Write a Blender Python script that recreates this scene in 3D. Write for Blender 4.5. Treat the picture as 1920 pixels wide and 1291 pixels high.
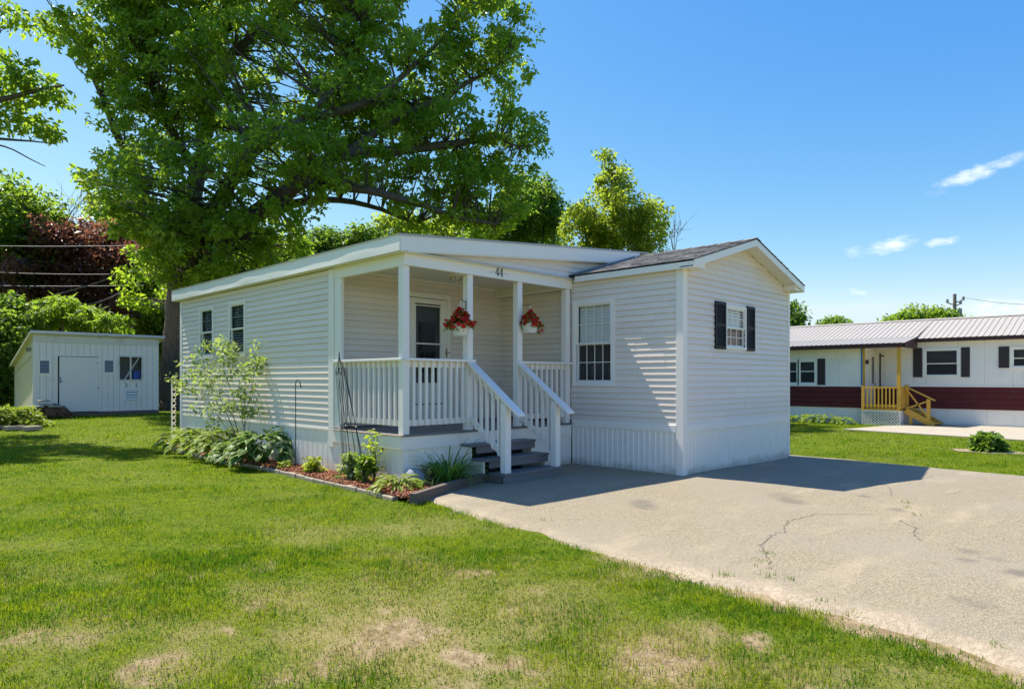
import bpy, bmesh, math, random
import numpy as np
from mathutils import Vector, Matrix, Euler

for o in list(bpy.data.objects): bpy.data.objects.remove(o, do_unlink=True)
SC = bpy.context.scene
COL = SC.collection
R = math.radians

# ------------------------------------------------------------------ camera
F_PX, U0, HV = 1270.0, 960.0, 711.0          # focal length, centre, eye level of the photograph (1920 px wide)
TH = math.atan2(2205.0 - U0, F_PX)            # the gable wall's direction, right of the view axis
CAM = np.array([-9.321, -5.444, 1.5])
FW = np.array([math.cos(TH), math.sin(TH), 0.0]); RT = np.array([math.sin(TH), -math.cos(TH), 0.0])
cam = bpy.data.cameras.new('camera'); cam_o = bpy.data.objects.new('camera', cam); COL.objects.link(cam_o)
cam_o.location = CAM; cam_o.rotation_euler = (R(90), 0, TH - R(90))
cam.sensor_width = 36.0; cam.lens = F_PX / 1920 * 36.0
cam.shift_y = (HV - 645.5) / 1920; cam.clip_start = 0.1; cam.clip_end = 3000
SC.camera = cam_o

def ray(u, v): return FW + RT * ((u - U0) / F_PX) + np.array([0, 0, (HV - v) / F_PX])
def W(u, v, d): return CAM + ray(u, v) * d                    # measured point at distance d
def PX(u, v, x): r = ray(u, v); return CAM + r * ((x - CAM[0]) / r[0])
def PY(u, v, y): r = ray(u, v); return CAM + r * ((y - CAM[1]) / r[1])

# ------------------------------------------------------------------ sun, sky, exposure
SUN = np.array([-0.085, 0.61, 1.0]); SUN = SUN / np.linalg.norm(SUN)
sun_el = math.asin(SUN[2]); sun_az = math.atan2(SUN[0], SUN[1])
sl = bpy.data.lights.new('sun', 'SUN'); sl.energy = 2.95; sl.angle = R(0.53); sl.color = (1.0, 0.95, 0.85)
so = bpy.data.objects.new('sun', sl); COL.objects.link(so)
so.rotation_euler = Vector(-SUN).to_track_quat('-Z', 'Y').to_euler(); so.location = (0, 0, 30)

world = bpy.data.worlds.new('World'); SC.world = world; world.use_nodes = True
wn = world.node_tree; wn.nodes.clear()
def N(nt, t, **kw):
    n = nt.nodes.new(t)
    for k, v in kw.items(): setattr(n, k, v)
    return n
w_out = N(wn, 'ShaderNodeOutputWorld'); w_bg = N(wn, 'ShaderNodeBackground')
w_sky = N(wn, 'ShaderNodeTexSky', sky_type='NISHITA', sun_disc=False)
w_sky.sun_elevation = sun_el; w_sky.sun_rotation = sun_az
w_sky.air_density = 1.0; w_sky.dust_density = 0.5; w_sky.ozone_density = 2.0; w_sky.altitude = 100
w_bg.inputs['Strength'].default_value = 0.115
w_hsv = N(wn, 'ShaderNodeHueSaturation'); w_hsv.inputs['Saturation'].default_value = 1.12
wn.links.new(w_sky.outputs[0], w_hsv.inputs['Color'])
# deeper, clearer blue overhead, pale at the horizon: one tone curve per channel for the whole sky
w_sep = N(wn, 'ShaderNodeSeparateColor'); wn.links.new(w_hsv.outputs[0], w_sep.inputs[0]); w_com = N(wn, 'ShaderNodeCombineColor')
def wmath(op, a, b=None, c=None):
    n = N(wn, 'ShaderNodeMath', operation=op)
    for i, x in enumerate((a, b, c)):
        if x is None: continue
        if isinstance(x, (int, float)): n.inputs[i].default_value = x
        else: wn.links.new(x, n.inputs[i])
    return n.outputs[0]
w_ch = [wmath('MULTIPLY', wmath('POWER', w_sep.outputs[i_], g_), c_) for i_, (c_, g_) in enumerate(((0.31, 1.6), (0.575, 1.02), (1.93, 0.3)))]
w_ch[1] = wmath('MINIMUM', w_ch[1], wmath('MULTIPLY', w_ch[2], 0.93)); w_ch[0] = wmath('MINIMUM', w_ch[0], wmath('MULTIPLY', w_ch[1], 0.82))
for i_ in range(3): wn.links.new(w_ch[i_], w_com.inputs[i_])
w_tc = N(wn, 'ShaderNodeTexCoord')
w_map = N(wn, 'ShaderNodeMapping'); w_map.inputs['Scale'].default_value = (1, 1, 2.2)
wn.links.new(w_tc.outputs['Generated'], w_map.inputs['Vector'])
w_no = N(wn, 'ShaderNodeTexNoise'); w_no.inputs['Scale'].default_value = 34; w_no.inputs['Detail'].default_value = 7; w_no.inputs['Roughness'].default_value = 0.62
wn.links.new(w_map.outputs[0], w_no.inputs['Vector'])
w_cov = None
# fair-weather cloudlets low over the horizon: (u, v, half length, half height, tilt), and a few more around the rest of the sky
clouds = [(1842, 320, 92, 17, 0.26), (1662, 462, 80, 16, 0.10), (1760, 455, 42, 10, 0.05), (1607, 547, 24, 8, -0.15),
          (1890, 580, 110, 20, 0.05), (1845, 575, 30, 16, 0.0),
          (-700, 380, 200, 40, 0.1), (3200, 400, 260, 50, 0.1), (2400, 480, 120, 24, 0.0)]
for (u, v, a, b, t) in clouds:
    c = Vector(ray(u, v)).normalized()
    ex = c.cross(Vector((0, 0, 1))).normalized(); ez = ex.cross(c)
    k = F_PX * 1.15
    ex2 = (ex * math.cos(t) + ez * math.sin(t)) * (k / a); ez2 = (ez * math.cos(t) - ex * math.sin(t)) * (k / b)
    s = N(wn, 'ShaderNodeVectorMath', operation='SUBTRACT'); wn.links.new(w_tc.outputs['Generated'], s.inputs[0]); s.inputs[1].default_value = c
    q = []
    for e in (ex2, ez2):
        d = N(wn, 'ShaderNodeVectorMath', operation='DOT_PRODUCT'); wn.links.new(s.outputs[0], d.inputs[0]); d.inputs[1].default_value = e
        q.append(wmath('MULTIPLY', d.outputs['Value'], d.outputs['Value']))
    ln = N(wn, 'ShaderNodeVectorMath', operation='LENGTH'); wn.links.new(s.outputs[0], ln.inputs[0])
    m = wmath('MULTIPLY', wmath('SUBTRACT', 1.0, wmath('ADD', q[0], q[1])), 0.42)
    m = wmath('SUBTRACT', m, wmath('MULTIPLY', wmath('GREATER_THAN', ln.outputs['Value'], 0.9), 10))
    w_cov = m if w_cov is None else wmath('MAXIMUM', w_cov, m)
w_d = wmath('ADD', w_cov, wmath('MULTIPLY', wmath('SUBTRACT', w_no.outputs['Fac'], 0.5), 1.5))
w_r = N(wn, 'ShaderNodeMapRange'); w_r.interpolation_type = 'SMOOTHSTEP'
w_r.inputs['From Min'].default_value = 0.02; w_r.inputs['From Max'].default_value = 0.75; w_r.inputs['To Max'].default_value = 0.8
wn.links.new(w_d, w_r.inputs['Value'])
w_mix = N(wn, 'ShaderNodeMix', data_type='RGBA'); wn.links.new(w_r.outputs[0], w_mix.inputs['Factor'])
wn.links.new(w_com.outputs[0], w_mix.inputs[6]); w_mix.inputs[7].default_value = (3.9, 4.1, 4.4, 1)
wn.links.new(w_mix.outputs[2], w_bg.inputs['Color']); wn.links.new(w_bg.outputs[0], w_out.inputs['Surface'])

SC.view_settings.view_transform = 'Standard'; SC.view_settings.look = 'None'
SC.view_settings.exposure = 1.42; SC.view_settings.gamma = 1.0; SC.view_settings.use_curve_mapping = False
SC.render.engine = 'CYCLES'
SC.cycles.max_bounces = 8; SC.cycles.transparent_max_bounces = 12

# ------------------------------------------------------------------ materials
MATS = {}
def nmix(nt, fac, a, b):
    m = N(nt, 'ShaderNodeMix', data_type='RGBA')
    if isinstance(fac, (int, float)): m.inputs['Factor'].default_value = fac
    else: nt.links.new(fac, m.inputs['Factor'])
    for i, x in ((6, a), (7, b)):
        if isinstance(x, tuple): m.inputs[i].default_value = (*x[:3], 1)
        else: nt.links.new(x, m.inputs[i])
    return m.outputs[2]
def nnoise(nt, vec, scale, detail=4, rough=0.55, stretch=None):
    if stretch:
        mp = N(nt, 'ShaderNodeMapping'); mp.inputs['Scale'].default_value = stretch; nt.links.new(vec, mp.inputs['Vector']); vec = mp.outputs[0]
    n = N(nt, 'ShaderNodeTexNoise'); n.inputs['Scale'].default_value = scale; n.inputs['Detail'].default_value = detail; n.inputs['Roughness'].default_value = rough
    nt.links.new(vec, n.inputs['Vector']); return n.outputs['Fac']
def nramp(nt, x, lo, hi, a=0.0, b=1.0):
    r = N(nt, 'ShaderNodeMapRange'); r.interpolation_type = 'SMOOTHSTEP'
    for k, v in (('From Min', lo), ('From Max', hi), ('To Min', a), ('To Max', b)): r.inputs[k].default_value = v
    nt.links.new(x, r.inputs['Value']); return r.outputs[0]
def base(name):
    m = bpy.data.materials.new(name); m.use_nodes = True; nt = m.node_tree
    b = nt.nodes['Principled BSDF']; tc = N(nt, 'ShaderNodeTexCoord'); MATS[name] = m
    return m, nt, b, tc.outputs['Object']
def mat(name, c, rough=0.5, dirt=None, dscale=1.2, dlo=0.5, dhi=0.75, damt=0.5, grain=None, gscale=60, gstretch=None, gamt=0.4, bump=0.0, bscale=80, bstretch=None, metallic=0.0, spec=0.5):
    m, nt, b, oc = base(name)
    col = tuple(c)
    if grain: col = nmix(nt, nramp(nt, nnoise(nt, oc, gscale, 5, 0.6, gstretch), 0.35, 0.7, 0, gamt), col, tuple(grain))
    if dirt: col = nmix(nt, nramp(nt, nnoise(nt, oc, dscale, 6, 0.65), dlo, dhi, 0, damt), col, tuple(dirt))
    if isinstance(col, tuple): b.inputs['Base Color'].default_value = (*col, 1)
    else: nt.links.new(col, b.inputs['Base Color'])
    b.inputs['Roughness'].default_value = rough; b.inputs['Metallic'].default_value = metallic
    b.inputs['Specular IOR Level'].default_value = spec
    if bump:
        bm_ = N(nt, 'ShaderNodeBump'); bm_.inputs['Strength'].default_value = bump; bm_.inputs['Distance'].default_value = 0.01
        nt.links.new(nnoise(nt, oc, bscale, 4, 0.6, bstretch), bm_.inputs['Height']); nt.links.new(bm_.outputs[0], b.inputs['Normal'])
    return m
def leaf_mat(name, c1, c2, t1, t2, trans=0.4, rough=0.45, margin=None, gloss=0.3, mid=None):
    """leaf: colour varies with the per-leaf attribute 'tint'; 'rim' is the pale margin of variegated leaves"""
    m, nt, b, oc = base(name)
    at = N(nt, 'ShaderNodeAttribute', attribute_name='tint')
    if mid:
        a_ = nramp(nt, at.outputs['Fac'], 0.0, 0.4); b_ = nramp(nt, at.outputs['Fac'], 0.42, 0.9)
        col = nmix(nt, b_, nmix(nt, a_, c1, mid[0]), c2); tcol = nmix(nt, b_, nmix(nt, a_, t1, mid[1]), t2)
    else: col = nmix(nt, at.outputs['Fac'], c1, c2); tcol = nmix(nt, at.outputs['Fac'], t1, t2)
    if margin:
        ar = N(nt, 'ShaderNodeAttribute', attribute_name='rim')
        f = nramp(nt, ar.outputs['Fac'], 0.45, 0.9)
        col = nmix(nt, f, col, margin); tcol = nmix(nt, f, tcol, margin)
    nt.links.new(col, b.inputs['Base Color']); b.inputs['Roughness'].default_value = rough; b.inputs['Specular IOR Level'].default_value = gloss
    tr = N(nt, 'ShaderNodeBsdfTranslucent'); nt.links.new(tcol, tr.inputs['Color'])
    mx = N(nt, 'ShaderNodeMixShader'); mx.inputs[0].default_value = trans
    nt.links.new(b.outputs[0], mx.inputs[1]); nt.links.new(tr.outputs[0], mx.inputs[2])
    nt.links.new(mx.outputs[0], nt.nodes['Material Output'].inputs['Surface'])
    return m
def glass_mat(name, tint=(0.96, 0.97, 0.96), refl=1.0):
    m, nt, b, oc = base(name)
    tp = N(nt, 'ShaderNodeBsdfTransparent'); tp.inputs['Color'].default_value = (*tint, 1)
    gl = N(nt, 'ShaderNodeBsdfGlossy'); gl.inputs['Roughness'].default_value = 0.02; gl.inputs['Color'].default_value = (0.95, 0.97, 1, 1)
    fr = N(nt, 'ShaderNodeFresnel'); fr.inputs['IOR'].default_value = 1.55
    ge = N(nt, 'ShaderNodeNewGeometry'); io = N(nt, 'ShaderNodeMapRange'); io.inputs['To Min'].default_value = 1.5; io.inputs['To Max'].default_value = 1 / 1.5
    nt.links.new(ge.outputs['Backfacing'], io.inputs['Value']); nt.links.new(io.outputs[0], fr.inputs['IOR'])
    bm_ = N(nt, 'ShaderNodeBump'); bm_.inputs['Strength'].default_value = 0.02; bm_.inputs['Distance'].default_value = 0.05
    nt.links.new(nnoise(nt, oc, 2.0, 2), bm_.inputs['Height']); nt.links.new(bm_.outputs[0], gl.inputs['Normal'])
    k = N(nt, 'ShaderNodeMath', operation='MULTIPLY'); nt.links.new(fr.outputs[0], k.inputs[0]); k.inputs[1].default_value = refl; k.use_clamp = True
    mx = N(nt, 'ShaderNodeMixShader'); nt.links.new(k.outputs[0], mx.inputs[0]); nt.links.new(tp.outputs[0], mx.inputs[1]); nt.links.new(gl.outputs[0], mx.inputs[2])
    nt.links.new(mx.outputs[0], nt.nodes['Material Output'].inputs['Surface']); return m

SIDING = mat('vinyl_siding', (0.87, 0.745, 0.635), 0.42, dirt=(0.74, 0.63, 0.51), dscale=0.8, dlo=0.48, dhi=0.8, damt=0.5, bump=0.05, bscale=30, bstretch=(1, 1, 6))
def piece_tone(m, amt):
    nt = m.node_tree; b = nt.nodes['Principled BSDF']; lk = b.inputs['Base Color'].links[0]; src = lk.from_socket; oi = N(nt, 'ShaderNodeObjectInfo')
    hs = N(nt, 'ShaderNodeHueSaturation'); nt.links.new(src, hs.inputs['Color']); nt.links.new(nramp(nt, oi.outputs['Random'], 0, 1, 1 - amt, 1 + amt * .5), hs.inputs['Value']); nt.links.new(hs.outputs[0], b.inputs['Base Color'])
piece_tone(SIDING, 0.045)
WHITE = mat('white_paint', (0.93, 0.85, 0.75), 0.38, dirt=(0.74, 0.68, 0.58), dscale=2.2, dlo=0.56, dhi=0.8, damt=0.4, bump=0.06, bscale=25)
VINYLW = mat('white_vinyl', (0.89, 0.84, 0.74), 0.3, dirt=(0.72, 0.69, 0.64), dscale=1.5, dlo=0.55, dhi=0.8, damt=0.3)
SOFFIT = mat('soffit_panel', (0.80, 0.75, 0.66), 0.5)
SKIRT = mat('vinyl_skirting', (0.92, 0.84, 0.735), 0.36, dirt=(0.55, 0.54, 0.5), dscale=3, dlo=0.55, dhi=0.85, damt=0.35)
nt = SKIRT.node_tree; b = nt.nodes['Principled BSDF']; src = b.inputs['Base Color'].links[0].from_socket; tcs = N(nt, 'ShaderNodeTexCoord'); sz_ = N(nt, 'ShaderNodeSeparateXYZ'); nt.links.new(tcs.outputs['Object'], sz_.inputs[0])
zz_ = N(nt, 'ShaderNodeMath', operation='MULTIPLY_ADD'); nt.links.new(nnoise(nt, tcs.outputs['Object'], 5, 5, .7), zz_.inputs[0]); zz_.inputs[1].default_value = -0.32; nt.links.new(sz_.outputs['Z'], zz_.inputs[2])
nt.links.new(nmix(nt, nramp(nt, zz_.outputs[0], -0.16, 0.0, 0.55, 0.0), src, (0.34, 0.28, 0.20)), b.inputs['Base Color'])
ALUM = mat('fascia_metal', (0.90, 0.84, 0.74), 0.32, dirt=(0.5, 0.49, 0.47), dscale=3.5, dlo=0.58, dhi=0.85, damt=0.4, bump=0.08, bscale=4)
DECKGREY = mat('grey_deck_paint', (0.145, 0.14, 0.145), 0.45, grain=(0.22, 0.21, 0.2), gscale=14, gstretch=(1, 8, 8), gamt=0.5, bump=0.15, bscale=30)
DARK = mat('dark_void', (0.015, 0.015, 0.017), 0.8)
BLACKM = mat('black_metal', (0.02, 0.02, 0.022), 0.4)
SHUT = mat('shutter_black', (0.014, 0.013, 0.016), 0.55, spec=0.3)
GLASS = glass_mat('window_glass')
GLASSD = glass_mat('door_glass', (0.5, 0.52, 0.52))
BLIND = mat('blind_slat', (0.92, 0.90, 0.83), 0.45)
CURT = mat('curtain', (0.028, 0.028, 0.03), 0.9)
CURTW = mat('lace_curtain', (0.5, 0.52, 0.55), 0.9)
INTER = mat('room_interior', (0.10, 0.095, 0.09), 0.9)
SHING = mat('roof_shingle', (0.17, 0.155, 0.15), 0.9, grain=(0.33, 0.30, 0.28), gscale=9, gamt=0.9, dirt=(0.09, 0.085, 0.085), dscale=7, dlo=0.45, dhi=0.65, damt=0.8, bump=0.4, bscale=200)
MEMB = mat('roof_membrane', (0.30, 0.30, 0.30), 0.8, dirt=(0.16, 0.16, 0.15), dscale=1.5)
BRASS = mat('aged_brass', (0.35, 0.26, 0.12), 0.35, metallic=0.9)
LAMPG = mat('lamp_glass', (0.62, 0.60, 0.52), 0.25)
BARK = mat('oak_bark', (0.075, 0.058, 0.045), 0.95, grain=(0.15, 0.125, 0.105), gscale=5, gstretch=(3, 3, 0.5), gamt=0.7, bump=1.0, bscale=9, bstretch=(2.5, 2.5, 0.4))
BARKL = mat('young_bark', (0.10, 0.085, 0.07), 0.9, grain=(0.16, 0.14, 0.12), gscale=20)
OAKLEAF = leaf_mat('oak_leaf', (0.08, 0.155, 0.016), (0.17, 0.245, 0.026), (0.34, 0.58, 0.03), (0.62, 0.79, 0.055), 0.53, rough=0.36, gloss=0.4)
GREENLEAF = leaf_mat('green_leaf', (0.065, 0.135, 0.018), (0.13, 0.205, 0.026), (0.27, 0.48, 0.03), (0.50, 0.66, 0.05), 0.52)
YELLEAF = leaf_mat('yellow_green_leaf', (0.11, 0.165, 0.02), (0.19, 0.235, 0.03), (0.40, 0.56, 0.035), (0.62, 0.70, 0.06), 0.58)
DARKLEAF = leaf_mat('dark_leaf', (0.05, 0.11, 0.02), (0.10, 0.17, 0.026), (0.2, 0.38, 0.03), (0.38, 0.56, 0.05), 0.48)
COPPER = leaf_mat('copper_leaf', (0.10, 0.045, 0.036), (0.25, 0.11, 0.075), (0.27, 0.09, 0.055), (0.58, 0.25, 0.13), 0.42, rough=0.35, gloss=0.5)
LIME = leaf_mat('lime_leaf', (0.19, 0.25, 0.02), (0.30, 0.35, 0.045), (0.30, 0.44, 0.04), (0.5, 0.58, 0.08), 0.4)
HOSTAV = leaf_mat('variegated_leaf', (0.05, 0.12, 0.028), (0.085, 0.165, 0.035), (0.12, 0.28, 0.035), (0.18, 0.36, 0.05), 0.35, margin=(0.34, 0.42, 0.14), gloss=0.15)
HOSTAY = leaf_mat('yellow_hosta_leaf', (0.13, 0.20, 0.022), (0.22, 0.29, 0.035), (0.32, 0.48, 0.03), (0.48, 0.60, 0.05), 0.42, margin=(0.32, 0.40, 0.08), gloss=0.12)
SAPL = leaf_mat('sapling_leaf', (0.15, 0.23, 0.05), (0.36, 0.42, 0.17), (0.36, 0.52, 0.07), (0.55, 0.64, 0.18), 0.45)
STRAP = leaf_mat('strap_leaf', (0.07, 0.17, 0.025), (0.15, 0.26, 0.04), (0.2, 0.42, 0.03), (0.38, 0.58, 0.06), 0.45)
GRASS = leaf_mat('grass_blade', (0.06, 0.135, 0.006), (0.44, 0.35, 0.14), (0.16, 0.33, 0.008), (0.52, 0.43, 0.16), 0.42, rough=0.7, gloss=0.08, mid=((0.175, 0.22, 0.006), (0.42, 0.52, 0.009)))
PETAL = leaf_mat('red_petal', (0.62, 0.006, 0.012), (0.74, 0.028, 0.02), (0.7, 0.01, 0.014), (0.8, 0.045, 0.025), 0.3, rough=0.5)
POT = mat('cream_plastic', (0.78, 0.75, 0.68), 0.4)
TIMBER = mat('weathered_timber', (0.10, 0.075, 0.06), 0.85, grain=(0.22, 0.17, 0.13), gscale=12, gstretch=(1, 10, 10), gamt=0.8, bump=0.5, bscale=30, bstretch=(1, 8, 8))
CONC = mat('edging_concrete', (0.40, 0.32, 0.225), 0.9, grain=(0.25, 0.22, 0.18), gscale=14, gamt=0.7, bump=0.5, bscale=50)
STONE = mat('grey_stone', (0.22, 0.24, 0.28), 0.8, grain=(0.34, 0.34, 0.35), gscale=8, bump=0.3, bscale=20)
MULCHM = mat('red_mulch_chip', (0.30, 0.10, 0.045), 0.9, grain=(0.42, 0.20, 0.10), gscale=18, gamt=0.9)
SHEDP = mat('shed_paint', (0.90, 0.81, 0.70), 0.6, dirt=(0.76, 0.66, 0.53), dscale=2.0, damt=0.5, bump=0.1, bscale=40, bstretch=(6, 6, 1))
SHEDT = mat('shed_trim', (0.72, 0.67, 0.58), 0.6, dirt=(0.4, 0.34, 0.25), dscale=2.0)
ZINC = mat('roof_edge_metal', (0.42, 0.47, 0.52), 0.35, metallic=0.5)
NWHITE = mat('neighbour_white', (0.88, 0.82, 0.73), 0.4, dirt=(0.55, 0.57, 0.58), dscale=1.0)
MAROON = mat('maroon_siding', (0.105, 0.018, 0.017), 0.65, spec=0.25, dirt=(0.13, 0.045, 0.04), dscale=2.0, dlo=0.5, dhi=0.8)
NBROWN = mat('brown_trim', (0.055, 0.016, 0.013), 0.5)
NSHUT = mat('brown_shutter', (0.028, 0.017, 0.016), 0.5)
NROOF = mat('metal_roof', (0.42, 0.375, 0.315), 0.5, dirt=(0.40, 0.36, 0.35), dscale=0.8, dlo=0.45, dhi=0.8, damt=0.6)
YELLOW = mat('yellow_stain', (0.64, 0.36, 0.04), 0.6, grain=(0.50, 0.28, 0.045), gscale=9, gstretch=(4, 4, 1), bump=0.1)
BLUEP = mat('blue_trim', (0.03, 0.22, 0.48), 0.5)
POLEW = mat('pole_wood', (0.20, 0.165, 0.14), 0.9, grain=(0.3, 0.26, 0.22), gscale=8, gstretch=(4, 4, .4))
WIRE = mat('wire', (0.13, 0.13, 0.13), 0.6)
GREYBOX = mat('transformer_grey', (0.3, 0.31, 0.33), 0.5)
TARP = mat('blue_plastic', (0.02, 0.12, 0.5), 0.5)

# ------------------------------------------------------------------ mesh helpers
class MB:
    def __init__(s): s.v = []; s.f = []
    def add(s, vs, fs):
        o = len(s.v); s.v += [tuple(float(c) for c in v) for v in vs]; s.f += [tuple(o + i for i in f) for f in fs]; return s
    def box(s, x0, x1, y0, y1, z0, z1):
        x0, x1 = sorted((x0, x1)); y0, y1 = sorted((y0, y1)); z0, z1 = sorted((z0, z1))
        vs = [(x0, y0, z0), (x1, y0, z0), (x1, y1, z0), (x0, y1, z0), (x0, y0, z1), (x1, y0, z1), (x1, y1, z1), (x0, y1, z1)]
        return s.add(vs, [(0, 3, 2, 1), (4, 5, 6, 7), (0, 1, 5, 4), (1, 2, 6, 5), (2, 3, 7, 6), (3, 0, 4, 7)])
    def bbox(s, x0, x1, y0, y1, z0, z1, b=0.006):
        """box with chamfered edges"""
        x0, x1 = sorted((x0, x1)); y0, y1 = sorted((y0, y1)); z0, z1 = sorted((z0, z1))
        b = min(b, (x1 - x0) * .4, (y1 - y0) * .4, (z1 - z0) * .4)
        bm = bmesh.new(); bmesh.ops.create_cube(bm, size=1)
        for v in bm.verts: v.co = Vector(((x0 + x1) / 2 + v.co.x * (x1 - x0), (y0 + y1) / 2 + v.co.y * (y1 - y0), (z0 + z1) / 2 + v.co.z * (z1 - z0)))
        bmesh.ops.bevel(bm, geom=bm.edges[:], offset=b, segments=1, affect='EDGES', profile=0.5)
        bm.verts.index_update(); s.add([v.co[:] for v in bm.verts], [[v.index for v in f.verts] for f in bm.faces]); bm.free(); return s
    def hexa(s, a, b):
        """8 corners: quad a (4 pts) and quad b (4 pts)"""
        return s.add(list(a) + list(b), [(0, 3, 2, 1), (4, 5, 6, 7), (0, 1, 5, 4), (1, 2, 6, 5), (2, 3, 7, 6), (3, 0, 4, 7)])
    def prism(s, pts, off):
        n = len(pts); off = np.array(off, float)
        a = [np.array(p, float) for p in pts]; b = [p + off for p in a]
        return s.add(a + b, [tuple(range(n - 1, -1, -1)), tuple(range(n, 2 * n))] + [(i, (i + 1) % n, n + (i + 1) % n, n + i) for i in range(n)])
    def bar(s, p, q, w, h, up=(0, 0, 1)):
        p = Vector(p); q = Vector(q); d = (q - p).normalized(); up = Vector(up)
        sd = d.cross(up); sd = sd.normalized() if sd.length > 1e-4 else Vector((1, 0, 0)); u2 = sd.cross(d)
        c = lambda o: [o - sd * w / 2 - u2 * h / 2, o + sd * w / 2 - u2 * h / 2, o + sd * w / 2 + u2 * h / 2, o - sd * w / 2 + u2 * h / 2]
        return s.hexa(c(p), c(q))
    def tube(s, pts, radii, n=8, cap=True):
        pts = [Vector(p) for p in pts]
        if isinstance(radii, (int, float)): radii = [radii] * len(pts)
        o = len(s.v); ref = Vector((0.3, 0.2, 1)).normalized(); px = None
        for i, p in enumerate(pts):
            d = (pts[min(i + 1, len(pts) - 1)] - pts[max(i - 1, 0)])
            d = d.normalized() if d.length > 1e-9 else Vector((0, 0, 1))
            if px is None:
                px = d.cross(ref)
                if px.length < 1e-3: px = d.cross(Vector((1, 0, 0)))
            px = (px - d * px.dot(d)).normalized(); py = d.cross(px)
            for k in range(n):
                a = 2 * math.pi * k / n; s.v.append(tuple(p + (px * math.cos(a) + py * math.sin(a)) * radii[i]))
        for i in range(len(pts) - 1):
            for k in range(n):
                s.f.append((o + i * n + k, o + i * n + (k + 1) % n, o + (i + 1) * n + (k + 1) % n, o + (i + 1) * n + k))
        if cap:
            s.f.append(tuple(o + k for k in range(n - 1, -1, -1))); e = o + (len(pts) - 1) * n; s.f.append(tuple(e + k for k in range(n)))
        return s
    def lathe(s, c, prof, n=20):
        o = len(s.v); c = np.array(c, float)
        for (r, z) in prof:
            for k in range(n):
                a = 2 * math.pi * k / n; s.v.append((c[0] + r * math.cos(a), c[1] + r * math.sin(a), c[2] + z))
        for i in range(len(prof) - 1):
            for k in range(n): s.f.append((o + i * n + k, o + i * n + (k + 1) % n, o + (i + 1) * n + (k + 1) % n, o + (i + 1) * n + k))
        return s

ORG = {}
def obj(name, mb, m, parent=None, label=None, smooth=False, kind=None):
    me = bpy.data.meshes.new(name); org = ORG[parent.name] if parent else np.zeros(3)
    v = np.array(mb.v, float).reshape(-1, 3) - org
    me.from_pydata([tuple(p) for p in v], [], mb.f); me.materials.append(m)
    if smooth: me.polygons.foreach_set('use_smooth', [True] * len(me.polygons))
    me.update(); o = bpy.data.objects.new(name, me); COL.objects.link(o)
    if parent: o.parent = parent
    ORG[o.name] = org
    if label: o['label'] = label
    if kind: o['kind'] = kind
    return o
def arr(name, verts, faces, m, parent=None, attrs=None, kind=None, smooth=False):
    """mesh from numpy arrays; faces (n,k)"""
    org = ORG[parent.name] if parent else np.zeros(3)
    me = bpy.data.meshes.new(name); verts = (np.asarray(verts) - org).astype(np.float32); faces = np.asarray(faces, dtype=np.int32)
    me.vertices.add(len(verts)); me.vertices.foreach_set('co', verts.ravel())
    n, k = faces.shape; me.loops.add(n * k); me.loops.foreach_set('vertex_index', faces.ravel())
    me.polygons.add(n); me.polygons.foreach_set('loop_start', np.arange(n, dtype=np.int32) * k)
    try: me.polygons.foreach_set('loop_total', np.full(n, k, dtype=np.int32))
    except Exception: pass
    if smooth: me.polygons.foreach_set('use_smooth', np.ones(n, dtype=bool))
    for an, av in (attrs or {}).items():
        a = me.attributes.new(an, 'FLOAT', 'POINT'); a.data.foreach_set('value', np.asarray(av, dtype=np.float32))
    me.materials.append(m); me.update(calc_edges=True); me.validate()
    o = bpy.data.objects.new(name, me); COL.objects.link(o)
    if parent: o.parent = parent
    ORG[o.name] = org
    if kind: o['kind'] = kind
    return o
def tag(o, label, cat, group=None):
    o['label'] = label; o['category'] = cat
    if group: o['group'] = group
    return o
def thing(name, label, cat, loc, group=None):
    o = bpy.data.objects.new(name, None); COL.objects.link(o); o.location = tuple(loc); o.empty_display_size = 0.2
    ORG[o.name] = np.array(loc, float); return tag(o, label, cat, group)
def B(*a): return MB().box(*a)
def BB(*a, b=0.006): return MB().bbox(*a, b=b)

# value noise for layout (colour of blades, unevenness)
_rs = np.random.RandomState(7); _tab = _rs.rand(256, 256)
def vnoise(x, y, s, seed=0):
    x = np.asarray(x, float) * s + seed * 17.3; y = np.asarray(y, float) * s + seed * 9.1
    xi = np.floor(x).astype(int); yi = np.floor(y).astype(int); fx = x - xi; fy = y - yi
    fx = fx * fx * (3 - 2 * fx); fy = fy * fy * (3 - 2 * fy)
    t = lambda a, b: _tab[a % 256, b % 256]
    return (t(xi, yi) * (1 - fx) + t(xi + 1, yi) * fx) * (1 - fy) + (t(xi, yi + 1) * (1 - fx) + t(xi + 1, yi + 1) * fx) * fy
def fbm(x, y, s, seed=0, o=4):
    r = 0; a = 0.5; w = 0
    for i in range(o): r = r + a * vnoise(x, y, s * 2 ** i, seed + i); w += a; a *= 0.55
    return r / w
def sst(x, a, b): t = np.clip((np.asarray(x, float) - a) / (b - a), 0, 1); return t * t * (3 - 2 * t)
def gz(x, y): return -0.06 * sst(x, 0.3, 4.5) + 0.2 * sst(y, 11, 22) * (1 - sst(x, 3, 9))

# ------------------------------------------------------------------ ground
rng = np.random.RandomState(11)
DXL = lambda y: np.interp(y, [-20, -4.9, -4.0, -3.2, -2.06, -1.27, -0.5, 0.3, 1.3, 2.0], [-5.6, -4.97, -4.8, -4.70, -4.62, -4.49, -4.38, -4.22, -4.05, -3.9])
DXR = lambda y: np.interp(y, [-20, -3.7, -2.05, -0.45, 0.4, 3], [3.6, 4.27, 4.48, 4.72, 4.75, 4.7])
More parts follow.
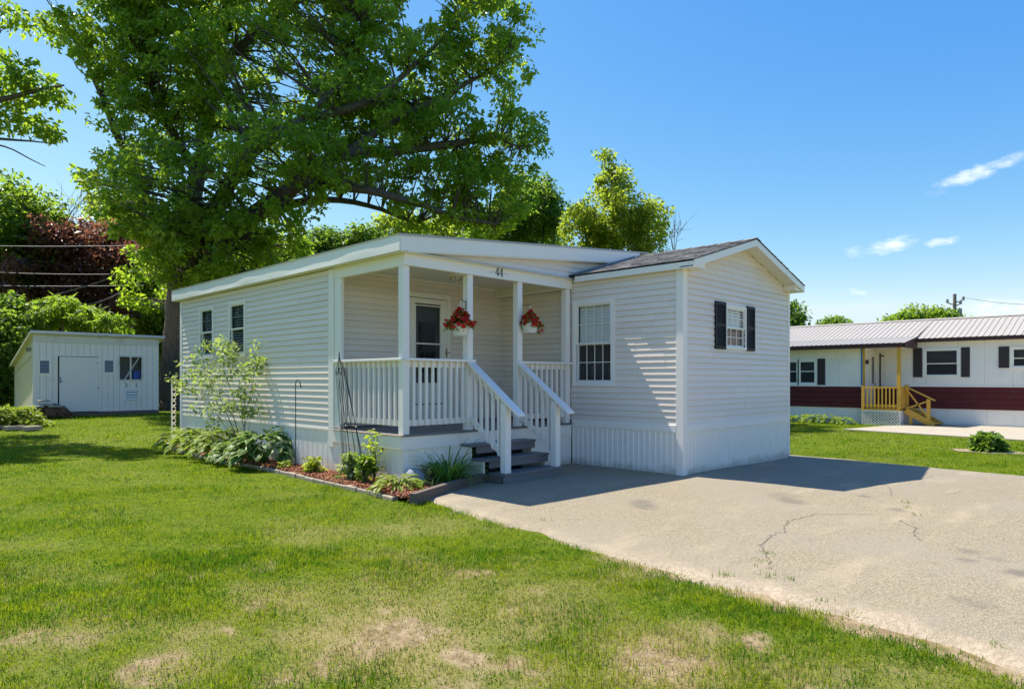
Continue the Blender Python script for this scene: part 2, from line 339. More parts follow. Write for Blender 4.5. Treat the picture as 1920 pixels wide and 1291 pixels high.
# bare patches: (x, y, rx, ry, amount)
def gp(u, v): r = ray(u, v); t = -CAM[2] / r[2]; p = CAM + r * t; return p[0], p[1]
PATCH = [(*gp(1480 / 2, 850 + 660 / 2), 0.42, 0.30, 0.85), (*gp(680, 850 + 720 / 2), 0.30, 0.25, 0.8), (*gp(872, 850 + 720 / 2), 0.14, 0.12, 0.95), (*gp(375, 850 + 665 / 2), 0.14, 0.10, 0.8),
         (*gp(320, 1240), 0.22, 0.18, 0.8), (*gp(560, 1170), 0.3, 0.2, 0.35), (*gp(1250, 1245), 0.22, 0.28, 0.9), (*gp(985, 1250), 0.18, 0.14, 0.8), (*gp(1290, 1170), 0.12, 0.12, 0.55),
         (*gp(70, 1195), 0.3, 0.16, 0.55), (*gp(180, 1180), 0.25, 0.15, 0.5), (*gp(420, 1195), 0.2, 0.12, 0.4), (*gp(1000, 1180), 0.3, 0.2, 0.4), (*gp(1130, 1200), 0.18, 0.15, 0.45),
         (*gp(840, 1270), 0.3, 0.16, 0.6), (*gp(620, 1120), 0.5, 0.25, 0.3), (*gp(550, 1255), 0.18, 0.1, 0.6), (*gp(1560, 1275), 0.3, 0.2, 0.5), (*gp(1700, 1255), 0.3, 0.15, 0.4)]
def bare(x, y):
    """0 = full grass, 1 = bare soil"""
    x = np.asarray(x, float); y = np.asarray(y, float)
    d = np.hypot(x - CAM[0], y - CAM[1])
    near = 1 - sst(d, 4.2, 8.5)
    b = near * 0.6 * sst(fbm(x, y, 2.2, 3), 0.56, 0.8)
    jx = (fbm(x, y, 4.0, 5) - 0.5) * 0.6; jy = (fbm(x, y, 4.0, 9) - 0.5) * 0.6
    for (px, py, rx, ry, a) in PATCH:
        c, s_ = FW[0], FW[1]; ex = (x + jx - px) * RT[0] + (y + jy - py) * RT[1]; ey = (x + jx - px) * FW[0] + (y + jy - py) * FW[1]
        b = np.maximum(b, a * .72 * (1 - sst(np.hypot(ex / (rx * .85), ey / (ry * 1.2)), 0.35, 1.4)))
    e = np.abs(x - DXL(y)); b = np.maximum(b, (1 - sst(y, -2.4, -1.5)) * (1 - sst(e + (fbm(x, y, 3, 21) - .5) * .25, 0.03, 0.26)) * 0.85)
    b = b * np.clip(.15 + 1.7 * fbm(x, y, 5.0, 71, 4) ** 1.2, 0, 1.15)
    return np.clip(b, 0, 1)
def dry(x, y):
    d = np.hypot(np.asarray(x) - CAM[0], np.asarray(y) - CAM[1])
    halo = 0
    for (px, py, rx, ry, a) in PATCH:
        ex = (np.asarray(x) - px) * RT[0] + (np.asarray(y) - py) * RT[1]; ey = (np.asarray(x) - px) * FW[0] + (np.asarray(y) - py) * FW[1]
        halo = np.maximum(halo, .9 * a * (1 - sst(np.hypot(ex / rx, ey / (ry * 1.5)), 0.5, 2.2)))
    halo = halo * (.35 + 1.3 * (fbm(x, y, 4.2, 81) - .2))
    return np.clip(halo + sst(fbm(x, y, 0.9, 31), 0.45, 0.75) * (0.15 + 0.48 * (1 - sst(d, 4, 10))) + 0.25 * sst(fbm(x, y, 3.1, 37), 0.5, 0.8) * (1 - sst(d, 4, 12)), 0, 1)
def axis(c, fine, half, far):
    a = list(np.arange(c - half, c + half + 1e-6, fine)); st = fine; p = a[-1]; q = a[0]; pre = []
    while p < far: st *= 1.35; p += st; a.append(p)
    st = fine
    while q > -far: st *= 1.35; q -= st; pre.append(q)
    return np.array(pre[::-1] + a)
gxs = axis(-4.0, 0.085, 7.5, 900); gys = axis(0.5, 0.085, 8.0, 900)
GX, GY = np.meshgrid(gxs, gys, indexing='ij'); GZ = gz(GX, GY)
nearw = 1 - sst(np.hypot(GX - CAM[0], GY - CAM[1]), 10, 30)
GZ = GZ + nearw * (fbm(GX, GY, 1.2, 2) - 0.5) * 0.02 - 0.02
nx, ny = GX.shape; idx = np.arange(nx * ny).reshape(nx, ny)
gf = np.stack([idx[:-1, :-1], idx[1:, :-1], idx[1:, 1:], idx[:-1, 1:]], -1).reshape(-1, 4)
m, nt, b, oc = base('lawn_soil')
ab = N(nt, 'ShaderNodeAttribute', attribute_name='bare'); ad = N(nt, 'ShaderNodeAttribute', attribute_name='dry')
thatch = nmix(nt, nramp(nt, nnoise(nt, oc, 24, 5, 0.7), 0.35, 0.7), (0.075, 0.118, 0.006), (0.165, 0.20, 0.013))
thatch = nmix(nt, ad.outputs['Fac'], thatch, (0.28, 0.235, 0.09))
soil = nmix(nt, nramp(nt, nnoise(nt, oc, 11, 6, 0.7), 0.3, 0.7), (0.22, 0.15, 0.08), (0.42, 0.315, 0.19))
nt.links.new(nmix(nt, nramp(nt, ab.outputs['Fac'], 0.12, 0.55), thatch, soil), b.inputs['Base Color']); b.inputs['Roughness'].default_value = 0.95; b.inputs['Specular IOR Level'].default_value = 0.1
bp = N(nt, 'ShaderNodeBump'); bp.inputs['Strength'].default_value = 0.9; bp.inputs['Distance'].default_value = 0.02; nt.links.new(nnoise(nt, oc, 35, 6, 0.7), bp.inputs['Height']); nt.links.new(bp.outputs[0], b.inputs['Normal'])
arr('lawn', np.stack([GX, GY, GZ], -1).reshape(-1, 3), gf, m, attrs={'bare': bare(GX, GY).ravel(), 'dry': dry(GX, GY).ravel()}, kind='structure', smooth=True)

# driveway of worn asphalt
ys = np.concatenate([np.arange(-16, -6, 0.25), np.arange(-6, 2.3, 0.07)]); ts = np.concatenate([np.linspace(0, 0.1, 16)[:-1], np.linspace(0.1, 1, 90)])
DY_, DT_ = np.meshgrid(ys, ts, indexing='ij')
xl = DXL(DY_) + (fbm(DY_, DY_ * 0, 2.0, 3) - 0.5) * 0.22 + (vnoise(DY_, DY_ * 0, 9, 1) - .5) * 0.05; xr = DXR(DY_) + (fbm(DY_, DY_ * 0, 2.5, 8) - 0.5) * 0.16
DX_ = xl + (xr - xl) * DT_; DZ_ = gz(DX_, DY_) - 0.035 + 0.053 * sst(np.minimum(DX_ - xl, xr - DX_), 0, 0.12) + (fbm(DX_, DY_, 0.7, 4) - .5) * 0.02
m, nt, b, oc = base('worn_asphalt')
ae = N(nt, 'ShaderNodeAttribute', attribute_name='sand')
vo = N(nt, 'ShaderNodeTexVoronoi'); vo.inputs['Scale'].default_value = 98; nt.links.new(oc, vo.inputs['Vector'])
sep = N(nt, 'ShaderNodeSeparateColor'); nt.links.new(vo.outputs['Color'], sep.inputs[0])
ag = nmix(nt, sep.outputs[0], (0.185, 0.155, 0.10), (0.405, 0.33, 0.215))
ag = nmix(nt, nramp(nt, nnoise(nt, oc, 300, 2, 0.5), 0.5, 0.75, 0, 0.5), ag, (0.155, 0.13, 0.095))
ag = nmix(nt, nramp(nt, nnoise(nt, oc, 0.45, 6, 0.65), 0.4, 0.62, 0, 0.6), ag, (0.30, 0.255, 0.19))
ag = nmix(nt, nramp(nt, nnoise(nt, oc, 1.1, 5, 0.6, (0.5, 1.6, 1)), 0.5, 0.72, 0, 0.4), ag, (0.50, 0.39, 0.25))
ag = nmix(nt, nramp(nt, nnoise(nt, oc, 3.1, 3, 0.5), 0.68, 0.76, 0, 0.35), ag, (0.18, 0.145, 0.105))
st = N(nt, 'ShaderNodeAttribute', attribute_name='stain'); ag = nmix(nt, st.outputs['Fac'], ag, (0.12, 0.105, 0.085))
sand = nmix(nt, nramp(nt, nnoise(nt, oc, 30, 5, 0.7), 0.3, 0.7), (0.30, 0.225, 0.15), (0.47, 0.38, 0.27))
nt.links.new(nmix(nt, ae.outputs['Fac'], ag, sand), b.inputs['Base Color']); b.inputs['Roughness'].default_value = 0.88; b.inputs['Specular IOR Level'].default_value = 0.3
bp = N(nt, 'ShaderNodeBump'); bp.inputs['Strength'].default_value = 0.7; bp.inputs['Distance'].default_value = 0.006; nt.links.new(vo.outputs['Distance'], bp.inputs['Height']); nt.links.new(bp.outputs[0], b.inputs['Normal'])
sandw = (1 - sst(DX_ - xl + (fbm(DX_, DY_, 3, 6) - .5) * 0.5, 0.02, 0.33)) * (1 - 0.75 * sst(DY_, -2.6, -1.2)) + 0.8 * (1 - sst(xr - DX_ + (fbm(DX_, DY_, 3, 6) - .5) * .3, 0.0, 0.2))
stain = np.zeros_like(DX_)
for (u, v, ru, rv, a) in [(1205, 946, 28, 11, .55), (1480, 940, 22, 8, .5), (1620, 932, 10, 3, .6), (1680, 958, 11, 4, .65), (1815, 1036, 20, 5, .5), (1812, 1054, 18, 6, .6), (1915, 1080, 26, 10, .7), (1830, 1137, 34, 14, .35), (1870, 1052, 14, 4, .4), (1470, 930, 40, 6, .25)]:
    q = np.stack([DX_ - CAM[0], DY_ - CAM[1]], -1); dd = q @ FW[:2]; uu = U0 + F_PX * (q @ RT[:2]) / np.maximum(dd, .1); vv = HV + F_PX * 1.5 / np.maximum(dd, .1)
    x0_, y0_ = gp(u, v); x1_, y1_ = gp(u + ru, v); x2_, y2_ = gp(u, v + rv)
    A_ = math.hypot(x1_ - x0_, y1_ - y0_); B_ = math.hypot(x2_ - x0_, y2_ - y0_)
    ex = (DX_ - x0_) * RT[0] + (DY_ - y0_) * RT[1]; ey = (DX_ - x0_) * FW[0] + (DY_ - y0_) * FW[1]
    stain = np.maximum(stain, a * (1 - sst(np.hypot(ex / A_, ey / B_) + (fbm(DX_, DY_, 5, 2) - .5) * .9, 0.6, 1.15)))
nx, ny = DX_.shape; idx = np.arange(nx * ny).reshape(nx, ny)
df = np.stack([idx[:-1, :-1], idx[:-1, 1:], idx[1:, 1:], idx[1:, :-1]], -1).reshape(-1, 4)[:, ::-1]
drive = arr('driveway', np.stack([DX_, DY_, DZ_], -1).reshape(-1, 3), df, m, attrs={'sand': np.clip(sandw, 0, 1).ravel(), 'stain': stain.ravel()}, kind='structure', smooth=True)
def drz(x, y): return float(gz(x, y)) + 0.018 + (float(fbm(x, y, 0.7, 4)) - .5) * 0.02
CRACKM = mat('crack_dirt', (0.165, 0.14, 0.105), 0.95)
rr = random.Random(5)
def crack(pts, w):
    P_ = []
    for i in range(len(pts) - 1):
        a = np.array(gp(*pts[i])); c = np.array(gp(*pts[i + 1])); n_ = max(2, int(np.linalg.norm(c - a) / 0.07))
        for k in range(n_): P_.append(a + (c - a) * k / n_ + np.array([rr.gauss(0, .016), rr.gauss(0, .016)]))
    mb = MB()
    for i in range(len(P_) - 1):
        a, c = P_[i], P_[i + 1]; d = c - a; n_ = np.array([-d[1], d[0]]) / (np.linalg.norm(d) + 1e-9)
        w0 = w * (0.4 + abs(math.sin(i * 1.7)) * 0.8); w1 = w * (0.4 + abs(math.sin((i + 1) * 1.7)) * 0.8)
        q = [a - n_ * w0, a + n_ * w0, c + n_ * w1, c - n_ * w1]
        mb.add([(p[0], p[1], drz(p[0], p[1]) + 0.004) for p in q], [(3, 2, 1, 0)])
    o = obj('crack', mb, CRACKM, drive); return o
crack([(1437, 1060), (1430, 1028), (1425, 1024), (1445, 1010), (1470, 998), (1478, 980), (1495, 974), (1530, 968), (1580, 966), (1650, 968)], 0.0045)
crack([(1690, 976), (1700, 985), (1716, 994), (1713, 1003), (1722, 1014), (1732, 1020)], 0.0045)
crack([(1520, 855), (1600, 893), (1665, 912), (1672, 933)], 0.0035)
crack([(1725, 896), (1750, 888), (1775, 884)], 0.0035)
crack([(1775, 930), (1800, 922), (1818, 920), (1860, 921), (1918, 920)], 0.0035)

# ------------------------------------------------------------------ the house
X0L = -3.68            # outer plane of the addition's long wall
YP = 2.2               # plane of the porch front
YB = 3.99              # porch back wall
YE = 10.45             # rear of the addition
HW = 4.0               # width of the gable wall
house = thing('mobile_home', 'pale grey clapboard single storey house with white front porch and gabled room', 'house', (0, 0, 0))

def wall_cells(mb, a0, a1, z0, z1, holes, place):
    """sheet with rectangular openings; place(a, z) -> point"""
    as_ = sorted({a0, a1, *[h[0] for h in holes], *[h[1] for h in holes]}); zs = sorted({z0, z1, *[h[2] for h in holes], *[h[3] for h in holes]})
    for i in range(len(as_) - 1):
        for j in range(len(zs) - 1):
            ca = (as_[i] + as_[i + 1]) / 2; cz = (zs[j] + zs[j + 1]) / 2
            if any(h[0] < ca < h[1] and h[2] < cz < h[3] for h in holes): continue
            mb.add([place(as_[i], zs[j]), place(as_[i + 1], zs[j]), place(as_[i + 1], zs[j + 1]), place(as_[i], zs[j + 1])], [(0, 1, 2, 3)])
rb = random.Random(3)
def siding(root, place, a0, a1, z0, z1, holes=(), e=0.0975, d=0.017, top=None, mat_=None, seams=True, sheet=None):
    """clapboard wall: place(a, z, n) with n the distance out of the wall; top(z)->(a0,a1) trims the boards to a gable"""
    mb = MB()
    if top is None: wall_cells(mb, a0, a1, z0, z1, holes, lambda a, z: place(a, z, -0.006))
    elif sheet:
        wall_cells(mb, a0, a1, z0, sheet, holes, lambda a, z: place(a, z, -0.006)); q0_, q1_ = top(z1)
        mb.add([place(a0, sheet, -.006), place(a1, sheet, -.006), place(q1_, z1, -.006), place(q0_, z1, -.006)], [(0, 1, 2, 3)])
    else:
        q_ = [top(z0), top(z1)]; q_[1] = (min(q_[1]), max(q_[1][0], q_[1][1]))
        mb.add([place(q_[0][0], z0, -.006), place(q_[0][1], z0, -.006), place(q_[0][1], z1, -.006)], [(0, 1, 2)])
    w = obj('wall', mb, mat_ or SIDING, root)
    z = z0; k = 0
    while z < z1 - 0.01:
        zt = min(z + e, z1)
        b0, b1 = (a0, a1) if top is None else top(z)
        c0, c1 = (a0, a1) if top is None else top(zt)
        if b1 - b0 > 0.05:
            if top is None or (b0 <= a0 + 1e-6 and c0 <= a0 + 1e-6 and b1 >= a1 - 1e-6 and c1 >= a1 - 1e-6):
                cuts = sorted([(h[0], h[1], h[2], h[3]) for h in holes if h[2] < zt - 1e-4 and h[3] > z + 1e-4])
                segs = []; p = a0
                for h in cuts:
                    segs.append((p, h[0], z, zt)); 
                    if h[2] > z + 0.004: segs.append((h[0], h[1], z, h[2]))
                    if h[3] < zt - 0.004: segs.append((h[0], h[1], h[3], zt))
                    p = h[1]
                segs.append((p, a1, z, zt))
                out = []
                if seams:
                    for sg in segs:
                        if sg[1] - sg[0] > 1.2 and (k % 2 == 0): s_ = sg[0] + (sg[1] - sg[0]) * rb.uniform(0.2, 0.8); seam_a = s_
                        elif sg[1] - sg[0] > 1.2: s_ = seam_a if sg[0] < seam_a < sg[1] else None
                        else: s_ = None
                        out += [(*sg, 0.0)] if not s_ else [(sg[0], s_, sg[2], sg[3], 0.0), (s_ - 0.01, sg[1], sg[2], sg[3], 0.0022)]
                else: out = [(*sg, 0.0) for sg in segs]
                for (s0, s1, q0, q1, lift) in out:
                    if s1 - s0 < 0.01: continue
                    dep = lambda q: lift + d * (1 - (q - z) / e) + 0.0006
                    prof = [(q0, -0.004), (q0 + (.011 if q0 == z else 0), 0.003), (q0, dep(q0) - 0.003), (q0 + 0.003, dep(q0)), (q0 + (q1 - q0) * .55, dep(q0 + (q1 - q0) * .55) + 0.0015), (q1, dep(q1)), (q1, -0.004)]
                    n_ = len(prof); vs = [place(s0, q, n) for q, n in prof] + [place(s1, q, n) for q, n in prof]
                    fs = [(i, (i + 1) % n_, n_ + (i + 1) % n_, n_ + i) for i in range(n_)] + [tuple(range(n_ - 1, -1, -1)), tuple(range(n_, 2 * n_))]
                    obj('siding_board', MB().add(vs, fs), mat_ or SIDING, w)
            else:
                dep = lambda q: d * (1 - (q - z) / e) + 0.0006
                mz = z + .003
                A_ = [place(b0, z, -0.004), place(b0, z, d - .003), place(b0, mz, d), place(c0, zt, 0.0006), place(c0, zt, -0.004)]
                B_ = [place(b1, z, -0.004), place(b1, z, d - .003), place(b1, mz, d), place(max(c1, c0 + .001), zt, 0.0006), place(max(c1, c0 + .001), zt, -0.004)]
                n_ = 5; fs = [(i, (i + 1) % n_, n_ + (i + 1) % n_, n_ + i) for i in range(n_)] + [tuple(range(n_ - 1, -1, -1)), tuple(range(n_, 2 * n_))]
                obj('siding_board', MB().add(A_ + B_, fs), mat_ or SIDING, w)
        z = zt; k += 1
    return w
pl_gable = lambda a, z, n: (a, -n, z)
pl_side = lambda a, z, n: (-n, a, z)
pl_left = lambda a, z, n: (X0L - n, a, z)
pl_back = lambda a, z, n: (a, YB - n, z)
EZ = 3.22              # eave soffit height of the gabled room
RS = 0.288             # its roof slope
WG = (1.40, 2.08, 2.06, 2.72)      # gable window opening (a0, a1, z0, z1)
WS = (1.345, 2.09, 1.46, 2.80)     # large window
W1 = (8.68, 9.30, 2.0, 2.955); W2 = (7.19, 7.83, 2.0, 2.955)
DOOR = (-2.24, -1.40, 0.75, 3.0)
def gtop(z): k = max(0, z - 3.243) / RS; return (k, HW - k)
siding(house, pl_gable, 0.0, HW, 0.79, 3.815, [WG], top=gtop, sheet=3.243)
siding(house, pl_side, 0.0, YP + 0.1, 0.79, EZ, [WS])
siding(house, pl_side, YP + 0.1, YB, 0.79, 3.08, [], seams=False)
siding(house, pl_left, YB + 0.16, YE, 0.715, 3.235, [W1, W2])
siding(house, pl_back, X0L + 0.02, 0.0, 0.79, 3.24, [DOOR], seams=False)
# triangle of boards above the porch beam
def ttop(z): return (max(-3.62, (z - 3.262) / 0.0905 - 3.72), 0.30)
siding(house, lambda a, z, n: (a, YP - n, z), -3.62, 0.30, 3.29, 3.64, [], top=lambda z: ttop(z), seams=False)
obj('wall', MB().add([(-3.75, YP + .006, 3.26), (1.9, YP + .006, 3.26), (1.9, YP + .006, 3.93), (-3.75, YP + .006, 3.42)], [(0, 1, 2, 3)]), SIDING, house)
# hidden walls that close the body
obj('wall', MB().box(HW - .01, HW, 0.01, 14, 0, 3.22).box(0.02, HW, 13.99, 14, 0, 3.2).box(X0L + .01, 0, YE - .01, YE, 0, 3.24).box(0.0, 0.01, YE, 14, 0, 3.2), SIDING, house)
obj('floor', MB().box(0.02, HW - .02, 0.02, 13.9, 0.6, 0.66).box(X0L + .02, 0, YB + .03, YE - .02, 0.6, 0.66), INTER, house)
# trim: corner posts, bands
def corner(x, y, z0, z1, sx, sy, w=0.115, t=0.022):
    """outside corner post: two leaves"""
    mb = MB().bbox(x - (t if sx < 0 else 0), x + (t if sx > 0 else 0), y - (t if sy < 0 else 0), y - sy * w, z0, z1, b=.004)
    mb.bbox(x, x - sx * w, y - (t if sy < 0 else 0), y + (t if sy > 0 else 0), z0, z1, b=.004); return mb
obj('corner_trim', corner(0, 0, 0.0, 3.22, -1, -1, 0.105), WHITE, house)
obj('corner_trim', MB().bbox(HW - .05, HW + .022, -.022, .05, 0.0, 3.22, b=.004), WHITE, house)
obj('corner_trim', MB().bbox(X0L - .022, X0L + .02, YB, YB + .15, 0.44, 3.235, b=.004), WHITE, house)
obj('corner_trim', MB().bbox(X0L - .022, X0L + .02, YE - .09, YE + .022, 0.0, 3.235, b=.004), WHITE, house)
obj('corner_trim', MB().bbox(-.03, -.016, YB - .03, YB - .016, 0.75, 3.08, b=.003), VINYLW, house)
obj('band_board', MB().bbox(0.105, HW - .05, -.024, 0, 0.675, 0.792, b=.004), WHITE, house)
obj('band_board', MB().bbox(-.024, 0, 0.105, YP, 0.675, 0.792, b=.004), WHITE, house)
obj('band_board', MB().bbox(X0L - .018, X0L, YB + .15, YE - .09, 0.69, 0.722, b=.004), WHITE, house)
# skirting of ribbed vinyl, panel by panel
def skirt(place, a0, a1, z0, z1, pitch=0.1, rib=0.012, flat=0.55, panel=0.5):
    n = max(1, round((a1 - a0) / panel)); L_ = (a1 - a0) / n
    for i in range(n):
        s0 = a0 + i * L_ + 0.001; s1 = a0 + (i + 1) * L_ - 0.001; mb = MB(); prof = []
        k = max(1, round((s1 - s0) / pitch)); p = (s1 - s0) / k
        for j in range(k):
            q = s0 + j * p; prof += [(q, 0), (q + p * flat, 0), (q + p * (flat + .1), rib), (q + p * .95, rib)]
        prof.append((s1, 0)); prof = sorted(set(prof))
        vs = [place(a, z0, n_) for a, n_ in prof] + [place(a, z1, n_) for a, n_ in prof]; m_ = len(prof)
        mb.add(vs, [(j, j + 1, m_ + j + 1, m_ + j) for j in range(m_ - 1)]); obj('skirting_panel', mb, SKIRT, house)
skirt(pl_gable, 0.105, HW - .05, -0.12, 0.676, panel=0.43)
skirt(pl_side, 0.105, YP, -0.12, 0.676, panel=0.42)
skirt(pl_left, YB + .05, YE - .09, -0.1, 0.70, pitch=0.16, rib=-0.008, flat=0.82, panel=0.8)
skirt(lambda a, z, n: (X0L - n, a, z), YP + .0, YB + .05, -0.1, 0.535, pitch=0.13, rib=-0.006, flat=0.8, panel=0.6)
skirt(lambda a, z, n: (a, YP - n, z), X0L, -2.62, -0.1, 0.535, pitch=0.13, rib=-0.006, flat=0.8, panel=0.53)
skirt(lambda a, z, n: (a, YP - n, z), -1.20, -.03, -0.1, 0.535, pitch=0.2, rib=-0.004, flat=0.85, panel=0.6)
obj('skirt_backing', MB().box(X0L + .02, -.02, YP + .02, YP + .03, -.1, .6).box(X0L + .02, X0L + .03, YP + .03, YE, -.1, .64).box(0.02, 0.03, 0.03, YP, -.1, .66).box(.02, HW - .02, .02, .03, -.1, .66), DARK, house)

# windows ------------------------------------------------------------------
def window(root, place, o, trim=0.075, tw=0.03, sash_z=None, cols=3, rows=2, blind=None, interior=None, lower_muntins=True, upper_muntins=True, glass=GLASS, bmat=None, shade=None, trim_mat=WHITE, muntin=0.012, mmat=None):
    """double-hung window at opening o in plane 'place'"""
    a0, a1, z0, z1 = o
    def bx(mb, p0, p1, q0, q1, n0, n1):
        P_ = [place(a, z, n) for n in (n0, n1) for a, z in ((p0, q0), (p1, q0), (p1, q1), (p0, q1))]; return mb.hexa(P_[:4], P_[4:])
    fr = MB(); t = trim
    bx(fr, a0 - t, a1 + t, z1, z1 + t, -.01, tw); bx(fr, a0 - t, a1 + t, z0 - t, z0, -.01, tw + .006); bx(fr, a0 - t, a0, z0, z1, -.01, tw); bx(fr, a1, a1 + t, z0, z1, -.01, tw)
    w = obj('window', fr, trim_mat, root)
    sz = sash_z or (z0 + z1) / 2; s = 0.028
    for (q0, q1, n, mun) in ((sz - .012, z1, 0.006, upper_muntins), (z0, sz + .012, -0.014, lower_muntins)):
        mb = MB(); bx(mb, a0, a1, q0, q0 + s, n - .02, n + .006); bx(mb, a0, a1, q1 - s, q1, n - .02, n + .006); bx(mb, a0, a0 + s, q0 + s, q1 - s, n - .02, n + .006); bx(mb, a1 - s, a1, q0 + s, q1 - s, n - .02, n + .006)
        obj('sash', mb, trim_mat, w)
        P_ = [np.array(place(a, z, n - .008)) for a, z in ((a0 + s, q0 + s), (a1 - s, q0 + s), (a1 - s, q1 - s), (a0 + s, q1 - s))]; flip = np.dot(np.cross(P_[1] - P_[0], P_[2] - P_[0]), np.array(place(a0, z0, 1.0)) - np.array(place(a0, z0, 0.0))) < 0; g = MB().add(P_[::-1] if flip else P_, [(0, 1, 2, 3)]); obj('pane', g, glass, w)
        if mun:
            for i in range(1, cols):
                a = a0 + s + (a1 - a0 - 2 * s) * i / cols; obj('muntin', bx(MB(), a - muntin / 2, a + muntin / 2, q0 + s, q1 - s, n - .016, n - .0075), mmat or trim_mat, w)
            for j in range(1, rows):
                z = q0 + s + (q1 - q0 - 2 * s) * j / rows; obj('muntin', bx(MB(), a0 + s, a1 - s, z - muntin / 2, z + muntin / 2, n - .017, n - .0065), mmat or trim_mat, w)
    # reveal and the room behind
    rv = MB(); dp = -0.55
    for q in ([(a0, z0), (a1, z0)], [(a1, z0), (a1, z1)], [(a1, z1), (a0, z1)], [(a0, z1), (a0, z0)]):
        rv.add([place(*q[0], -.034), place(*q[1], -.034), place(*q[1], dp), place(*q[0], dp)], [(0, 1, 2, 3)])
    rv.add([place(a0, z0, dp), place(a1, z0, dp), place(a1, z1, dp), place(a0, z1, dp)], [(0, 1, 2, 3)])
    obj('reveal', rv, interior or INTER, w)
    if blind:
        bz0, bz1, tilt = blind; z = bz0 + .02; step = 0.05
        while z < bz1:
            mb = MB(); h = 0.027
            P_ = [place(a0 + .03, z - h * tilt, -.042), place(a1 - .03, z - h * tilt, -.042), place(a1 - .03, z + h * tilt, -.07), place(a0 + .03, z + h * tilt, -.07)]
            mb.add(P_ + [place(a0 + .03, z - h * tilt + .003, -.042), place(a1 - .03, z - h * tilt + .003, -.042), place(a1 - .03, z + h * tilt + .003, -.07), place(a0 + .03, z + h * tilt + .003, -.07)], [(0, 1, 2, 3), (4, 5, 6, 7), (0, 1, 5, 4), (2, 3, 7, 6)])
            obj('blind_slat', mb, bmat or BLIND, w); z += step
    if shade:
        mat_s, s0, s1, q0, q1 = shade; mb = MB(); n_ = 28; vs = []
        for i in range(n_ + 1):
            a = s0 + (s1 - s0) * i / n_; nn = -.13 + .022 * math.sin(i * 1.9) + .01 * math.sin(i * .7)
            vs += [place(a, q0, nn), place(a, q1, nn * .95)]
        mb.add(vs, [(2 * i, 2 * i + 2, 2 * i + 3, 2 * i + 1) for i in range(n_)]); obj('curtain', mb, mat_s, w, smooth=True)
    return w
window(house, pl_side, WS, trim=0.075, sash_z=2.12, cols=4, rows=2, blind=(2.10, 2.8, 0.9), shade=(CURT, 1.35, 2.08, 1.46, 2.1))
window(house, pl_gable, WG, trim=0.045, sash_z=2.38, cols=3, rows=2, blind=(2.40, 2.70, 0.9), interior=DARK, shade=(CURT, 1.41, 2.07, 2.06, 2.4))
GREYM = mat('grey_muntin', (0.25, 0.27, 0.27), .5)
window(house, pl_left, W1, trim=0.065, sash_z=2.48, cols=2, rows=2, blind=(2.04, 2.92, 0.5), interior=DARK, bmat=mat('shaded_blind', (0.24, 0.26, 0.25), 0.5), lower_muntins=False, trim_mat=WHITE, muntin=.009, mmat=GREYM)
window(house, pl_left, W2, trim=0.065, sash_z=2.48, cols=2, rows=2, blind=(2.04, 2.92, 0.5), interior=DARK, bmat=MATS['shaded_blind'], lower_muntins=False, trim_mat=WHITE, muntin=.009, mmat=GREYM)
# louvred shutters on the gable
for (s0, s1) in ((0.985, 1.345), (2.135, 2.44)):
    fr = MB(); z0, z1 = 2.005, 2.795; n0, n1 = 0.012, 0.042; st_ = 0.04
    for (p0, p1, q0, q1) in ((s0, s0 + st_, z0, z1), (s1 - st_, s1, z0, z1), (s0 + st_, s1 - st_, z0, z0 + .05), (s0 + st_, s1 - st_, z1 - .05, z1), (s0 + st_, s1 - st_, 2.38, 2.43)): fr.box(p0, p1, -n1, -n0, q0, q1)
    fr.box(s0 + .01, s1 - .01, -.02, -.014, z0 + .01, z1 - .01)
    sh = obj('shutter', fr, SHUT, house)
    z = z0 + .065
    while z < z1 - .06:
        if not 2.36 < z < 2.44: obj('louvre', MB().hexa([(s0 + st_, -.021, z + .018), (s1 - st_, -.021, z + .018), (s1 - st_, -.024, z + .024), (s0 + st_, -.024, z + .024)], [(s0 + st_, -.036, z - .004), (s1 - st_, -.036, z - .004), (s1 - st_, -.039, z + .002), (s0 + st_, -.039, z + .002)]), SHUT, sh)
        z += 0.033

# gabled roof ---------------------------------------------------------------
XE, YF = -0.105, -0.27                # eave edge, rake edge
zr = lambda x: 3.325 + RS * (min(x, HW - x) - XE)   # top of deck
PK = zr(HW / 2)
roof = obj('roof', MB().prism([(XE, YF + .01, zr(XE) - .03), (HW / 2, YF + .01, PK - .03), (HW - XE, YF + .01, zr(XE) - .03), (HW - XE, YF + .01, zr(XE) - .006), (HW / 2, YF + .01, PK - .006), (XE, YF + .01, zr(XE) - .006)], (0, 14.2, 0)), DARK, house)
# shingle courses: each course of tabs is one strip, butts proud of the course below
rs = random.Random(8)
for side in (0, 1):
    tabs = MB(); sl_ = math.hypot(1, RS); L_ = (HW / 2 - XE) * sl_; ncz = 16; ex = L_ / ncz
    for c in range(ncz):
        y = YF - .012 - rs.uniform(0, .3)
        while y < (14.0 if side else 14.0):
            wdt = rs.choice((0.16, 0.22, 0.3, 0.34)); y0_ = max(y, YF - .012); y1_ = min(y + wdt - .006, 14.0)
            if y1_ > y0_ + .01 and (y0_ < 5.5 or side):
                lift = 0.010 + rs.choice((0, 0, .005)); s0 = c * ex - (0.012 if c == 0 else 0) - rs.choice((0, 0, .012)); s1 = (c + 1) * ex + .01
                def pt(s, h, yy): x = XE + s / sl_; z = zr(XE) + RS * s / sl_ + h; x = x if side == 0 else HW - x; return (x, yy, z)
                tabs.add([pt(s0, lift, y0_), pt(s1, .002, y0_), pt(s1, .002, y1_), pt(s0, lift, y1_), pt(s0, -.004, y0_), pt(s0, -.004, y1_)], [(0, 1, 2, 3), (0, 3, 5, 4), (0, 4, 1), (3, 2, 5)])
            y += wdt
    obj('shingles', tabs, SHING, roof, kind='stuff')
